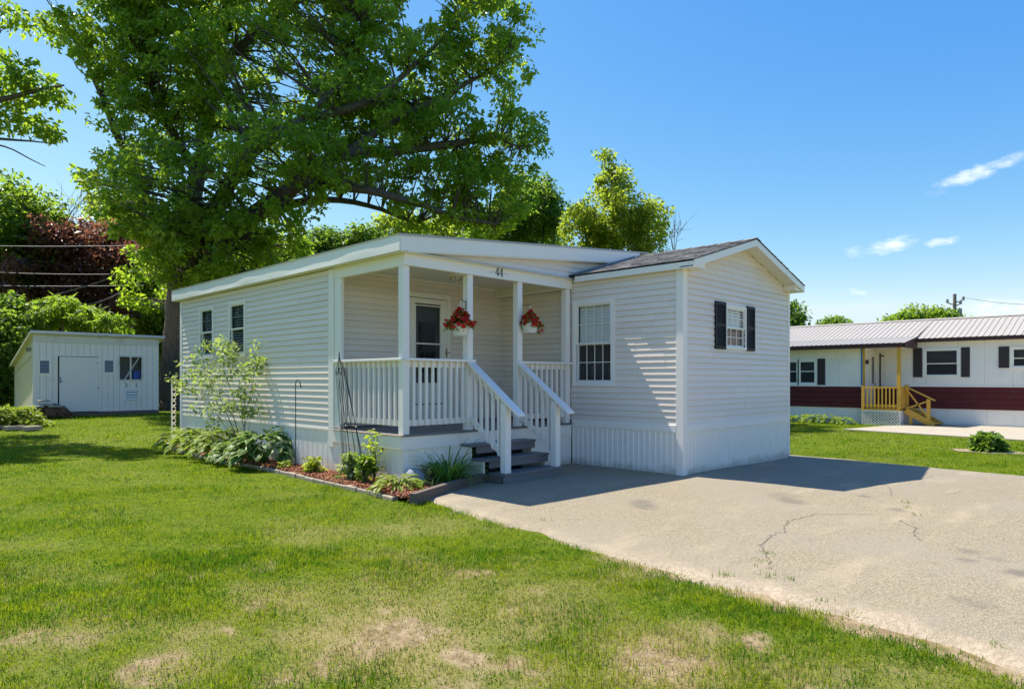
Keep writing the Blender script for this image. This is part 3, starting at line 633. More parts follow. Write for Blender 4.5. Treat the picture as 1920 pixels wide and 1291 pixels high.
y = YF - .012
while y < 13.9:
    obj('ridge_cap', MB().add([(HW / 2 - .15, y, PK - .15 * RS + .016), (HW / 2, y, PK + .02), (HW / 2 + .15, y, PK - .15 * RS + .016), (HW / 2 - .15, y + .26, PK - .15 * RS + .008), (HW / 2, y + .26, PK + .012), (HW / 2 + .15, y + .26, PK - .15 * RS + .008), (HW / 2 - .15, y, PK - .15 * RS), (HW / 2, y, PK), (HW / 2 + .15, y, PK - .15 * RS)], [(0, 1, 4, 3), (1, 2, 5, 4), (0, 6, 7, 1), (1, 7, 8, 2)]), SHING, house)
    y += 0.25
    if y > 5: break
fh = 0.112
rake = MB()
for s_ in (0, 1):
    mx = lambda x: x if s_ == 0 else HW - x
    a = [(mx(XE - .004), YF, zr(XE) - .016), (mx(HW / 2), YF, PK - .016), (mx(HW / 2), YF, PK - .016 - fh), (mx(XE - .004), YF, zr(XE) - .016 - fh)]
    obj('rake_board', MB().prism(a, (0, .022, 0)), ALUM, house)
    a = [(mx(XE), YF + .022, zr(XE) - fh + .004), (mx(HW / 2), YF + .022, PK - fh + .004), (mx(HW / 2), YF + .022, PK - fh + .018), (mx(XE), YF + .022, zr(XE) - fh + .018)]
    obj('soffit', MB().prism(a, (0, -YF - .03, 0)), SOFFIT, house)
    # return box under the rake foot
    x0_, x1_ = sorted((mx(XE + .002), mx(0.30)))
    obj('eave_return', MB().prism([(mx(XE + .03), YF + .03, EZ - .012), (mx(.26), YF + .03, EZ - .012), (mx(.26), YF + .03, zr(.26) - fh), (mx(XE + .03), YF + .03, zr(XE + .03) - fh)], (0, -YF - .045, 0)), ALUM, house)
    x0_, x1_ = sorted((mx(XE), mx(XE + .02)))
    obj('fascia', MB().box(x0_, x1_, YF + .022, (2.06 if s_ == 0 else 14), zr(XE) - .016 - fh, zr(XE) - .014), ALUM, house)
    x0_, x1_ = sorted((mx(XE + .02), mx(0.0)))
    obj('soffit', MB().box(x0_, x1_, -.02, (2.2 if s_ == 0 else 14), EZ + .004, EZ + .016), SOFFIT, house)
# addition: low shed roof ------------------------------------------------------
AX0, AY0, AY1 = -3.815, 2.08, 10.62; AS = 0.0905; AZ = 3.478
az = lambda x: AZ + AS * (x - AX0)
AX1 = 1.95
obj('roof', MB().prism([(AX0 + .01, AY0 + .01, az(AX0) - .05), (AX1, AY0 + .01, az(AX1) - .05), (AX1, AY0 + .01, az(AX1) - .012), (AX0 + .01, AY0 + .01, az(AX0) - .012)], (0, AY1 - AY0 - .02, 0)), MEMB, house)
# bent metal fascia, slightly wavy
ra = np.random.RandomState(4)
yy = np.linspace(AY0, AY1, 60); mb = MB()
wv = 0.0035 * np.sin(yy * 1.7) + 0.002 * np.sin(yy * 5.1 + 1) + ra.normal(0, .0005, 60)
zz = [0, .03, .09, .16, .225]
for i, y_ in enumerate(yy):
    for j, z_ in enumerate(zz): mb.v.append((AX0 - .004 + wv[i] * math.sin(math.pi * z_ / .225) * 1.0 + .010 * (z_ / .225) - .006, y_, AZ - .228 + z_))
for i in range(59):
    for j in range(4): k = i * 5 + j; mb.f.append((k, k + 1, k + 6, k + 5))
obj('fascia', mb, ALUM, house, smooth=True)
obj('fascia', MB().prism([(AX0 + .0005, AY0, az(AX0) - .228), (AX1, AY0, az(AX1) - .228), (AX1, AY0, az(AX1) - .004), (AX0 + .0005, AY0, az(AX0) - .004)], (0, .02, 0)), ALUM, house)
obj('fascia', MB().prism([(AX0, AY1 - .02, az(AX0) - .228), (AX1, AY1 - .02, az(AX1) - .228), (AX1, AY1 - .02, az(AX1) - .01), (AX0, AY1 - .02, az(AX0) - .01)], (0, .02, 0)), ALUM, house)
EDGE = mat('drip_edge', (0.42, 0.41, 0.40), 0.4)
obj('drip_edge', MB().box(AX0 - .016, AX0 + .03, AY0 - .012, AY1 + .01, AZ - .006, AZ + .006), EDGE, house)
obj('drip_edge', MB().prism([(AX0 - .01, AY0 - .013, az(AX0) - .022), (AX1 + .3, AY0 - .013, az(AX1 + .3) - .022), (AX1 + .3, AY0 - .013, az(AX1 + .3) + .006), (AX0 - .01, AY0 - .013, az(AX0) + .0065)], (0, .02, 0)), EDGE, house)
obj('trim_strip', MB().prism([(AX0 + .14, AY0 + .01, az(AX0 + .14) - .244), (1.3, AY0 + .01, az(1.3) - .244), (1.3, AY0 + .01, az(1.3) - .229), (AX0 + .14, AY0 + .01, az(AX0 + .14) - .229)], (0, .11, 0)), VINYLW, house)
obj('soffit', MB().box(AX0 + .006, X0L, AY0 + .02, AY1 - .02, 3.246, 3.258).box(X0L, 0.1, AY0 + .02, YP - .004, 3.252, 3.262), SOFFIT, house)
obj('flashing', MB().bar((-.10, AY0 + .0, 3.345), (1.75, AY0 + .0, 3.345 + 1.85 * RS), .03, .035), MEMB, house)

# porch ----------------------------------------------------------------------
PW = 0.112
# beams
obj('porch_beam', MB().bbox(X0L + .0, -.03, YP - .03, YP + .05, 3.085, 3.275, b=.004), WHITE, house)
obj('porch_beam', MB().bbox(X0L - .004, X0L + .07, YP + .05, YB, 3.075, 3.246, b=.004), WHITE, house)
obj('porch_ceiling', MB().box(X0L + .07, -.14, YP + .05, YB, 3.245, 3.255), SOFFIT, house)
obj('soffit', MB().box(-.14, -.002, YP + .05, YB - .02, 3.085, 3.245), SOFFIT, house)
obj('trim_strip', MB().bbox(X0L + .07, -.14, YB - .045, YB - .015, 3.205, 3.244, b=.004), VINYLW, house)
obj('trim_strip', MB().bbox(-.165, -.141, YP + .06, YB - .046, 3.082, 3.118, b=.003).bbox(-.17, -.142, YB - .05, YB - .018, 3.08, 3.2, b=.003), VINYLW, house)
for x in (X0L, -2.482, -1.39, -.172):
    obj('porch_post', MB().bbox(x, x + PW, YP - .002, YP + PW, 0.735 if x > -3.6 else .54, 3.086, b=.005), WHITE, house)
obj('porch_post', MB().bbox(X0L, X0L + .06, YB - .19, YB - .005, 0.74, 3.076, b=.005), WHITE, house)
# deck boards, band
nb = 13; y = YP - .03
for i in range(nb):
    y1_ = YP - .03 + (YB - YP + .02) * (i + 1) / nb
    obj('deck_board', MB().bbox(X0L - .004, -.03, y, y1_ - .005, 0.705 + (0.0006 * (i % 3)), 0.735 + (0.0008 * (i % 3)), b=.003), DECKGREY, house); y = y1_
obj('deck_band', MB().bbox(X0L - .012, -2.66, YP - .012, YP + .02, 0.525, 0.704, b=.004), WHITE, house)
obj('deck_band', MB().bbox(-2.66, -.03, YP - .012, YP + .02, 0.525, 0.704, b=.004), WHITE, house)
obj('deck_band', MB().bbox(X0L - .03, X0L + .01, YP + .02, YB + .0, 0.525, 0.71, b=.004), WHITE, house)
obj('deck_edge', MB().bbox(X0L - .045, X0L + .0, YP - .02, YB, 0.7105, 0.726, b=.003), mat('raw_wood', (0.42, 0.34, 0.26), 0.8, grain=(0.3, 0.24, 0.18), gscale=20), house)
obj('trim_strip', MB().bbox(X0L - .01, -2.64, YP - .016, YP, 0.514, 0.526, b=.003).bbox(-1.2, -.03, YP - .016, YP, 0.514, 0.526, b=.003), VINYLW, house)
# railings
def railing(a0, a1, n, axis_, c, cap0, cap1, out):
    """level railing between posts, along axis_ at plane c; out = outward sign"""
    def bx(p0, p1, q0, q1, z0, z1, b=.004): return MB().bbox(p0, p1, q0, q1, z0, z1, b=b) if axis_ == 'x' else MB().bbox(q0, q1, p0, p1, z0, z1, b=b)
    r = obj('railing', bx(cap0, cap1, c - .055, c + .065, 1.762, 1.80), WHITE, house)
    obj('stringer', bx(a0, a1, c + .02, c + .058, 1.672, 1.761), WHITE, r); obj('stringer', bx(a0, a1, c + .02, c + .058, 0.842, 0.93), WHITE, r)
    for i in range(n):
        a = a0 + (a1 - a0) * (i + .75) / (n + .5)
        obj('baluster', bx(a - .019, a + .019, c - .018, c + .0195, 0.845, 1.7615, .003), WHITE, r)
railing(X0L + PW, -2.482, 9, 'x', YP + .02, X0L + .01, -2.335, -1)
railing(-1.278, -.172, 8, 'x', YP + .02, -1.38, -.035, -1)
railing(YP + PW, YB - .19, 11, 'y', X0L + .02, YP + .0, YB - .0, -1)
# steps
TR = [(1.36, 0.155), (1.64, 0.345), (1.92, 0.54)]
SX0, SX1 = -2.55, -1.275
steps = obj('porch_steps', MB().prism([(SX0 + .06, YP - .02, -.05), (SX0 + .06, 1.40, -.05), (SX0 + .06, 1.40, .12), (SX0 + .06, 1.68, .12), (SX0 + .06, 1.68, .31), (SX0 + .06, 1.96, .31), (SX0 + .06, 1.96, .505), (SX0 + .06, YP - .02, .505)], (.03, 0, 0)), DARK, house)
for i, (y0_, z) in enumerate(TR):
    l0 = SX0 - (0.10 if i else 0.0)
    obj('tread', MB().bbox(l0, SX1, y0_ - .02, y0_ + .30, z - .032, z, b=.004), DECKGREY, steps)
    obj('riser', MB().bbox(SX0, SX1 - .004, y0_, y0_ + .028, z - (0.19 if i == 0 else .135), z - .033, b=.003), DECKGREY, steps)
obj('step_panel', MB().bbox(SX0 - .07, SX0 - .04, 1.70, YP - .02, -.08, .308, b=.003).bbox(SX0 - .07, SX0 - .04, 1.98, YP - .02, .309, .505, b=.003), WHITE, steps)
obj('step_panel', MB().bbox(SX1 - .03, SX1 - .006, 1.69, YP - .02, -.08, .30, b=.003).bbox(SX1 - .03, SX1 - .006, 1.98, YP - .02, .301, .5, b=.003), WHITE, steps)
obj('step_panel', MB().bbox(-2.66, -2.6, YP - .03, YP, -.1, .52, b=.003), WHITE, steps)
# stair rails
for x in (-2.482, -1.39):
    xc = x + PW / 2; nz0 = 0.155
    sr = obj('stair_rail', MB().hexa(*[[(xc - .075, yq, zq), (xc + .075, yq, zq), (xc + .075, yq, zq + .04), (xc - .075, yq, zq + .04)] for yq, zq in ((YP - .005, 1.735), (1.17, 1.00))]).hexa(*[[(xc - .0748, yq, zq), (xc + .0748, yq, zq), (xc + .0748, yq, zq + w_), (xc - .0748, yq, zq + w_)] for yq, zq, w_ in ((1.17, 1.00, .04), (1.13, .98, .02))]), WHITE, house)
    sl_ = (1.735 - 1.0) / (YP - .005 - 1.17); zrail = lambda yq: 1.0 + sl_ * (yq - 1.17)
    obj('newel', MB().bbox(x, x + PW, 1.385, 1.385 + PW, nz0, zrail(1.39), b=.005), WHITE, sr)
    obj('stringer', MB().hexa(*[[(xc + .0, yq, zrail(yq) - .13), (xc + .036, yq, zrail(yq) - .13), (xc + .036, yq, zrail(yq) - .001), (xc + .0, yq, zrail(yq) - .001)] for yq in (YP - .003, 1.497)]), WHITE, sr)
    zb = lambda yq: .42 + sl_ * (yq - 1.5)
    obj('stringer', MB().hexa(*[[(xc + .0, yq, zb(yq) - .07), (xc + .036, yq, zb(yq) - .07), (xc + .036, yq, zb(yq) + .03), (xc + .0, yq, zb(yq) + .03)] for yq in (YP - .003, 1.497)]), WHITE, sr)
    for i in range(5):
        yq = 1.56 + i * .125
        obj('baluster', MB().hexa(*[[(xc - .04, yy_, zb(yy_) - .06), (xc - .001, yy_, zb(yy_) - .06), (xc - .001, yy_, zrail(yy_) - .001), (xc - .04, yy_, zrail(yy_) - .001)] for yy_ in (yq - .019, yq + .019)]), WHITE, sr)
# storm door
dx0, dx1, dz0, dz1 = DOOR
mb = MB()
for (p0, p1, q0, q1) in ((dx0 - .0, dx1 + .0, 2.93, 3.02), (dx0 - .07, dx0, dz0, 3.02), (dx1, dx1 + .075, dz0, 3.02)): mb.box(p0, p1, YB - .035, YB + .02, q0, q1)
door = obj('door', mb, WHITE, house)
leaf = MB(); g0, g1 = -2.12, -1.54
for (p0, p1, q0, q1) in ((dx0 + .005, g0, .78, 2.92), (g1, dx1 - .005, .78, 2.92), (g0, g1, 2.83, 2.92), (g0, g1, .78, 1.42)): leaf.box(p0, p1, YB - .022, YB + .012, q0, q1)
obj('leaf', leaf, VINYLW, door)
fr = MB()
for (p0, p1, q0, q1) in ((g0, g1, 2.785, 2.805), (g0, g1, 2.115, 2.14), (g0, g1, 1.42, 1.44), (g0, g0 + .018, 1.44, 2.785), (g1 - .018, g1, 1.44, 2.785)): fr.box(p0, p1, YB - .026, YB - .004, q0, q1)
obj('glass_frame', fr, VINYLW, door)
obj('pane', MB().add([(g0, YB - .008, 1.42), (g1, YB - .008, 1.42), (g1, YB - .008, 2.83), (g0, YB - .008, 2.83)], [(0, 1, 2, 3)]), GLASSD, door)
obj('inner_door', MB().box(dx0, dx1, YB + .05, YB + .09, .78, 2.93).box(g0 + .1, g1 - .05, YB + .044, YB + .05, 1.55, 2.6), mat('inner_door_paint', (0.16, 0.165, 0.17), 0.5), door)
obj('inner_window', MB().box(g0 + .13, g1 - .08, YB + .041, YB + .044, 1.62, 2.5), mat('inner_window_glass', (0.03, 0.035, 0.035), 0.1), door)
obj('kick_line', MB().box(g0 + .0, g1 + .04, YB - .025, YB - .022, 1.06, 1.075), BLACKM, door)
obj('door_handle', MB().box(-1.425, -1.395, YB - .03, YB - .022, 1.90, 2.06).tube([(-1.41, YB - .03, 1.98), (-1.41, YB - .06, 1.98), (-1.47, YB - .062, 1.978), (-1.36, YB - .062, 1.982)], .008, 6), BRASS, door)
# ceiling light
lc = PY(856, 515, 3.1)
lamp = obj('porch_light', MB().bbox(lc[0] - .12, lc[0] + .12, 3.0 - .0, 3.24, 3.215, 3.244, b=.006), WHITE, house)
obj('lamp_globe', MB().lathe((lc[0], 3.12, 3.215), [(.10, 0), (.10, -.02), (.085, -.055), (.05, -.08), (.012, -.09), (.012, -.105), (0.0, -.107)], 14), LAMPG, lamp, smooth=True)
for k in range(8):
    a = k * math.pi / 4; obj('lamp_rib', MB().tube([(lc[0] + .102 * math.cos(a), 3.12 + .102 * math.sin(a), 3.2), (lc[0] + .088 * math.cos(a), 3.12 + .088 * math.sin(a), 3.16), (lc[0] + .05 * math.cos(a), 3.12 + .05 * math.sin(a), 3.133)], .005, 4), BRASS, lamp)
# house number 44 with scrolls
num = obj('house_number', MB().box(-1.9, -1.899, YP - .0302, YP - .0301, 3.15, 3.151), BLACKM, house)
NUMM = mat('number_grey', (0.10, 0.10, 0.11), 0.5)
def digit4(x, z, h):
    y = YP - .0305; w = h * .6; mb = MB()
    def stroke(p, q, t): 
        p = np.array(p); q = np.array(q); d = (q - p) / np.linalg.norm(q - p); n_ = np.array([-d[1], d[0]]) * t / 2
        pts = [p - n_, q - n_, q + n_, p + n_]; mb.prism([(x + a[0], y, z + a[1]) for a in pts], (0, -.006, 0))
    stroke((w * .72, 0), (w * .72, h), .020); stroke((w * .68, h), (0, h * .30), .009); stroke((-.002, h * .29), (w * 1.02, h * .29), .011); stroke((w * .5, .004), (w * .94, .004), .009)
    return mb
obj('digit', digit4(-1.925, 3.125, .125), NUMM, num); obj('digit', digit4(-1.835, 3.125, .125), NUMM, num)
SCR = mat('number_scroll', (0.45, 0.45, 0.46), 0.5)
for (xa, s_) in ((-1.955, -1), (-1.735, 1)):
    obj('scroll', MB().tube([(xa + s_ * t * .10, YP - .033, 3.17 + .012 * math.sin(t * 6.3)) for t in np.linspace(0, 1, 12)], .0035, 4), SCR, num)
# brackets for the baskets
def bracket(x, y, z, L_, dr):
    d = np.array(dr, float); p = np.array([x, y, z])
    pts = [p + np.array([0, 0, -.10]), p, p + d * L_ * .85, p + d * L_, p + d * L_ + np.array([0, 0, -.02])]
    return obj('plant_bracket', MB().tube(pts, .006, 6).tube([p + np.array([0, 0, -.12]), p + np.array([0, 0, .02])], .008, 6), BLACKM, house)
H1 = np.array([-2.75, 2.05, 2.66]); H2 = np.array([-1.225, 2.08, 2.70])
for p_, h_ in (((-2.486, 2.235), H1), ((-1.276, 2.235), H2)):
    d_ = np.array([h_[0] - p_[0], h_[1] - p_[1], 0]); L0 = float(np.linalg.norm(d_)); bracket(p_[0], p_[1], float(h_[2]) + .012, L0, tuple(d_ / L0))

# ------------------------------------------------------------------ foliage helpers
def leaves(centers, radii, n, ll, lw, seed, up=0.35, squash=0.75, fold=0.25, tint_lo=0, tint_hi=1, clump_tint=0.5, size_jit=0.35, droop=0.0, shell=0.0):
    """leaf blades scattered through clumps; returns verts, quads, tint"""
    r = np.random.RandomState(seed); centers = np.asarray(centers, float); radii = np.asarray(radii, float)
    nn = np.maximum(1, (np.asarray(n) * np.ones(len(centers))).astype(int)); ci = np.repeat(np.arange(len(centers)), nn); M = len(ci)
    d = r.normal(size=(M, 3)); d /= np.linalg.norm(d, axis=1)[:, None]
    rad = (shell + (1 - shell) * r.rand(M)) ** (1 / 2.2)
    off = d * rad[:, None] * radii[ci][:, None]; off[:, 2] *= squash
    p = centers[ci] + off
    nrm = d * 0.55 + r.normal(size=(M, 3)) * 0.8; nrm[:, 2] = np.abs(nrm[:, 2]) * 0.7 + up; nrm /= np.linalg.norm(nrm, axis=1)[:, None]
    t = r.normal(size=(M, 3)) + d * 0.9; t[:, 2] -= droop; t -= nrm * (t * nrm).sum(1)[:, None]; t /= np.linalg.norm(t, axis=1)[:, None] + 1e-9
    s = np.cross(nrm, t); L_ = ll * (1 + size_jit * r.normal(size=M)).clip(.45, 1.8)[:, None]; W_ = L_ * (lw / ll)
    a = p; b_ = p + t * L_ * .45 + s * W_ * .5 + nrm * W_ * fold; c = p + t * L_ - nrm * L_ * .12; e = p + t * L_ * .45 - s * W_ * .5 + nrm * W_ * fold
    v = np.stack([a, b_, c, e], 1).reshape(-1, 3); f = np.arange(M * 4).reshape(M, 4)
    ct = r.rand(len(centers)); tt = np.clip(tint_lo + (tint_hi - tint_lo) * (clump_tint * ct[ci] + (1 - clump_tint) * r.rand(M)), 0, 1)
    return v, f, np.repeat(tt, 4)
def ellipsoid_points(blobs, n, seed, shell=0.5):
    r = np.random.RandomState(seed); vol = np.array([b[3] * b[4] * b[5] for b in blobs]) ** 0.8; k = r.choice(len(blobs), n, p=vol / vol.sum())
    d = r.normal(size=(n, 3)); d /= np.linalg.norm(d, axis=1)[:, None]; rad = (shell + (1 - shell) * r.rand(n)) ** (1 / 1.7)
    bl = np.array([b[:6] for b in blobs], float)
    ax = np.stack([RT, FW, np.array([0, 0, 1.0])]); loc = d * rad[:, None] * bl[k][:, 3:6]
    return bl[k][:, :3] + loc @ ax
def blob(u, v, d, ru, rv, dr): p = W(u, v, d); return (*p, ru * d / F_PX, dr, rv * d / F_PX)
def proj(p):
    q = np.asarray(p) - CAM; dd = q @ FW; return U0 + F_PX * (q @ RT) / dd, HV - F_PX * q[..., 2] / dd
def limb(mb, pts, r0, r1, n=8, seed=0, sub=4):
    """smooth tapered limb through control points; returns its sample points"""
    pts = [np.array(p, float) for p in pts]; P_ = []; r = np.random.RandomState(seed)
    for i in range(len(pts) - 1):
        p0 = pts[max(i - 1, 0)]; p1 = pts[i]; p2 = pts[i + 1]; p3 = pts[min(i + 2, len(pts) - 1)]
        for k in range(sub):
            t = k / sub; P_.append(0.5 * ((2 * p1) + (-p0 + p2) * t + (2 * p0 - 5 * p1 + 4 * p2 - p3) * t * t + (-p0 + 3 * p1 - 3 * p2 + p3) * t ** 3))
    P_.append(pts[-1]); m_ = len(P_); rad = [r0 + (r1 - r0) * (i / (m_ - 1)) ** 0.8 for i in range(m_)]
    P_ = [p + r.normal(size=3) * min(rad[i], .3) * .10 for i, p in enumerate(P_)]
    mb.tube(P_, rad, n); return P_, rad
def tree(name, label, cat, base_pt, trunk_r, trunk_pts, limbs, blobs, ncl, clr, nleaf, ll, lw, m, bark, seed, holes=(), group=None, shell=0.45, twig=0.02, squash=.75, up=.35, zmin=-1e9, ctint=.5, droop=0.0, jit=.3):
    root = thing(name, label, cat, base_pt, group)
    mb = MB(); sk = []
    if trunk_pts: P_, r_ = limb(mb, trunk_pts, trunk_r, trunk_r * .55, 12, seed); sk += list(zip(P_, r_))
    for i, (pts, r0, r1) in enumerate(limbs): P_, r_ = limb(mb, pts, r0, r1, 8, seed + i + 1); sk += list(zip(P_, r_))
    c = ellipsoid_points(blobs, ncl, seed + 50, shell)
    if holes:
        u, v = proj(c); keep = np.ones(len(c), bool)
        for (hu, hv, hru, hrv) in holes: keep &= ((u - hu) / hru) ** 2 + ((v - hv) / hrv) ** 2 > 1
        c = c[keep]
    c = c[c[:, 2] > zmin]
    r = np.random.RandomState(seed + 70); rad = clr * (1 + jit * r.normal(size=len(c))).clip(.5, 1.7)
    sp = np.array([p for p, _ in sk]) if sk else None
    if sp is not None:
        for q in c:
            dist = np.linalg.norm(sp - q, axis=1) + np.maximum(0, sp[:, 2] - q[2]) * .8; j = int(np.argmin(dist)); a = sp[j]; dd = np.linalg.norm(q - a)
            if dd < .15: continue
            mid = a + (q - a) * .5 + r.normal(size=3) * dd * .09 + np.array([0, 0, dd * .06]); r0 = min(sk[j][1] * .5, twig * (0.6 + dd * .35))
            mb.tube([a, a + (q - a) * .25 + (mid - a - (q - a) * .5) * .6, mid, q], [r0, r0 * .8, r0 * .55, r0 * .2], 4, cap=False)
    if mb.v: obj('trunk', mb, bark, root, smooth=True)
    v, f, t = leaves(c, rad, nleaf, ll, lw, seed + 90, squash=squash, up=up, clump_tint=ctint, droop=droop)
    arr('crown', v, f, m, root, {'tint': t}); return root

# ------------------------------------------------------------------ trees
OD = 30.0
ob = [blob(500, 130, OD, 250, 190, 4.5), blob(300, 120, OD, 150, 130, 3.5), blob(225, 60, OD, 105, 75, 3), blob(130, 62, OD, 34, 34, 1.6), blob(240, 240, OD - 1, 70, 70, 3), blob(225, 335, OD - 2, 55, 60, 2.5),
      blob(330, 380, OD - 3, 120, 110, 3.5), blob(400, 470, OD - 2, 130, 90, 3.5), blob(520, 455, OD + 2, 70, 45, 2.5), blob(300, 510, OD + 1, 75, 80, 2.5), blob(520, 330, OD - 4, 150, 110, 3.0), blob(690, 250, OD - 2, 130, 110, 4),
      blob(760, 130, OD, 120, 120, 4.5), blob(890, 70, OD, 68, 80, 2.8), blob(965, 120, OD, 42, 85, 2.4), blob(950, 225, OD, 52, 60, 2.4), blob(1005, 262, OD, 40, 32, 1.8), blob(860, 250, OD - 1, 70, 60, 3), blob(850, 330, OD - 1, 95, 40, 3),
      blob(920, 372, OD, 85, 70, 3), blob(800, 405, OD, 90, 36, 2.5), blob(760, 378, OD - 3, 34, 12, .8), blob(850, 402, OD - 2, 40, 14, .8), blob(960, 320, OD + 1, 45, 38, 2), blob(450, -140, OD, 330, 190, 5), blob(740, -110, OD, 190, 120, 4), blob(180, -80, OD, 120, 90, 4), blob(920, -60, OD, 60, 60, 3)]
oh = [(662, 405, 68, 46), (785, 20, 34, 34), (928, 178, 14, 40), (905, 210, 20, 16), (715, 420, 45, 26), (965, 190, 18, 20), (905, 288, 16, 12), (120, 130, 40, 30), (150, 240, 35, 80), (970, 50, 30, 10)]
wp = lambda *q: [W(*p) for p in q]
olimbs = [(wp((345, 520, OD), (430, 440, OD - 1), (560, 340, OD - 2.5), (640, 292, OD - 2.5), (740, 282, OD - 2), (860, 268, OD - 1), (940, 255, OD)), .52, .10),
          (wp((560, 342, OD - 2.4), (640, 350, OD - 3), (740, 368, OD - 3), (850, 405, OD - 2), (930, 420, OD - 1)), .27, .06),
          (wp((470, 410, OD - 1.5), (580, 375, OD), (690, 385, OD + .5), (780, 420, OD)), .25, .06),
          (wp((348, 510, OD), (400, 400, OD - 1), (460, 300, OD - 2.5), (530, 245, OD - 3), (580, 220, OD - 3), (640, 140, OD - 2), (680, 40, OD - 1)), .42, .08),
          (wp((345, 510, OD), (370, 330, OD + 1), (410, 120, OD + 1), (450, -120, OD)), .5, .1),
          (wp((340, 515, OD), (290, 400, OD + 1), (235, 290, OD), (190, 180, OD), (140, 70, OD)), .32, .05),
          (wp((640, 292, OD - 2.5), (760, 215, OD - 1.5), (860, 165, OD - .5), (955, 110, OD)), .2, .05),
          (wp((580, 222, OD - 3), (690, 190, OD - 3), (790, 110, OD - 2), (880, 20, OD)), .2, .05),
          (wp((370, 330, OD + 1), (300, 200, OD), (250, 60, OD), (220, -60, OD)), .22, .05),
          (wp((930, 255, OD), (975, 275, OD), (1030, 262, OD)), .06, .02),
          (wp((410, 120, OD + 1), (560, 0, OD + 2), (700, -120, OD + 2)), .22, .05)]
ob_base = W(334, 768, OD); ob_base[2] = gz(ob_base[0], ob_base[1])
tree('oak_tree', 'huge spreading oak tree towering behind the grey house, with thick dark limbs', 'tree', ob_base, 1.02, [ob_base + np.array([0, 0, -.2]), ob_base + np.array([0, 0, .4]), W(335, 690, OD), W(338, 600, OD), W(345, 510, OD)], olimbs,
     ob, 2600, 0.46, 60, 0.19, 0.115, OAKLEAF, BARK, 100, holes=oh, shell=0.35, twig=.035, squash=.62, ctint=.55)
# the big trunk flares and is thicker at the foot: root flare as part of the same tree
ed = 17.0
tree('oak_tree', 'tree of which only leafy branch ends reach in at the left border', 'tree', (*W(-420, 780, ed)[:2], 0.0), .45, [np.array([*W(-420, 780, ed)[:2], -.1]), W(-400, 400, ed), W(-380, 150, ed)],
     [(wp((-400, 400, ed), (-200, 260, ed), (-40, 200, ed), (60, 172, ed), (120, 160, ed)), .16, .02), (wp((-200, 300, ed), (-60, 262, ed), (20, 262, ed), (90, 268, ed)), .08, .012), (wp((-380, 250, ed), (-150, 120, ed), (0, 60, ed)), .14, .03), (wp((-60, 262, ed), (10, 275, ed), (60, 300, ed), (85, 312, ed)), .03, .008)],
     [blob(8, 55, ed, 46, 42, .9), blob(45, 60, ed, 18, 14, .4), blob(70, 160, ed, 62, 26, .8), blob(25, 165, ed, 40, 26, .7), blob(112, 178, ed, 24, 20, .5), blob(30, 235, ed, 60, 24, .8), blob(100, 256, ed, 34, 12, .5), blob(10, 215, ed, 40, 22, .7), blob(92, 288, ed, 12, 9, .3), blob(0, 110, ed, 28, 22, .5), blob(-120, 150, ed, 110, 120, 2), blob(-300, 50, ed, 200, 180, 4)],
     230, 0.36, 95, 0.16, 0.09, OAKLEAF, BARK, 200, shell=0.2, twig=.014, squash=.6)
def simple_tree(name, label, u, vb, d, blobs, ncl, clr, nl, ll, lw, m, seed, tr=.25, lim=3, group=None, **kw):
    bp_ = W(u, vb, d); bp_[2] = float(gz(bp_[0], bp_[1])); top = max(b[2] for b in blobs); c = np.array([bp_[0], bp_[1], top])
    r = np.random.RandomState(seed); L_ = []
    for k in range(min(lim, len(blobs))):
        q = np.array(blobs[k][:3]); s_ = bp_ + np.array([0, 0, (q[2] - bp_[2]) * .45]); L_.append(([s_, s_ * .4 + q * .6 + r.normal(size=3) * .2, q], tr * .5, tr * .12))
    return tree(name, label, 'tree', bp_, tr, [bp_ + np.array([0, 0, -.1]), bp_ * .5 + c * .5 + r.normal(size=3) * .1, c], L_, blobs, ncl, clr, nl, ll, lw, m, BARK, seed, group=group, **kw)
G_ = 'trees behind the shed'
simple_tree('green_tree', 'rounded dark green tree left of the copper leaved tree', 20, 770, 36, [blob(20, 420, 36, 85, 88, 3), blob(70, 450, 36, 55, 60, 2.5), blob(-60, 470, 36, 80, 100, 3), blob(20, 540, 36, 70, 80, 2.5)], 330, .75, 75, .24, .14, GREENLEAF, 310, tr=.35, group=G_)
simple_tree('copper_tree', 'dark copper red leaved tree behind the shed', 150, 770, 37, [blob(130, 480, 37, 78, 72, 2.6), blob(185, 455, 37, 50, 30, 1.8), blob(205, 510, 37, 38, 26, 1.5), blob(120, 560, 37, 88, 70, 2.6), blob(210, 590, 37, 40, 60, 2), blob(60, 530, 35, 60, 50, 2), blob(150, 640, 37, 80, 60, 2), blob(235, 470, 36, 30, 14, 1), blob(90, 440, 35, 40, 26, 1.2)], 440, .62, 75, .22, .1, COPPER, 320, tr=.3, group=G_, droop=.5)
simple_tree('green_tree', 'light green tree between copper leaved tree and the oak trunk', 268, 770, 40, [blob(262, 470, 40, 64, 70, 2.5), blob(270, 570, 40, 60, 75, 2.5), blob(285, 640, 40, 50, 60, 2), blob(225, 400, 42, 45, 40, 2)], 300, .7, 80, .22, .13, YELLEAF, 330, tr=.25, group=G_)
simple_tree('green_tree', 'tall dark tree filling in behind the oak limbs', 420, 770, 46, [blob(420, 500, 46, 130, 80, 3), blob(530, 520, 46, 90, 50, 3), blob(370, 610, 46, 90, 70, 3)], 300, .9, 80, .28, .16, DARKLEAF, 335, tr=.4, group=G_)
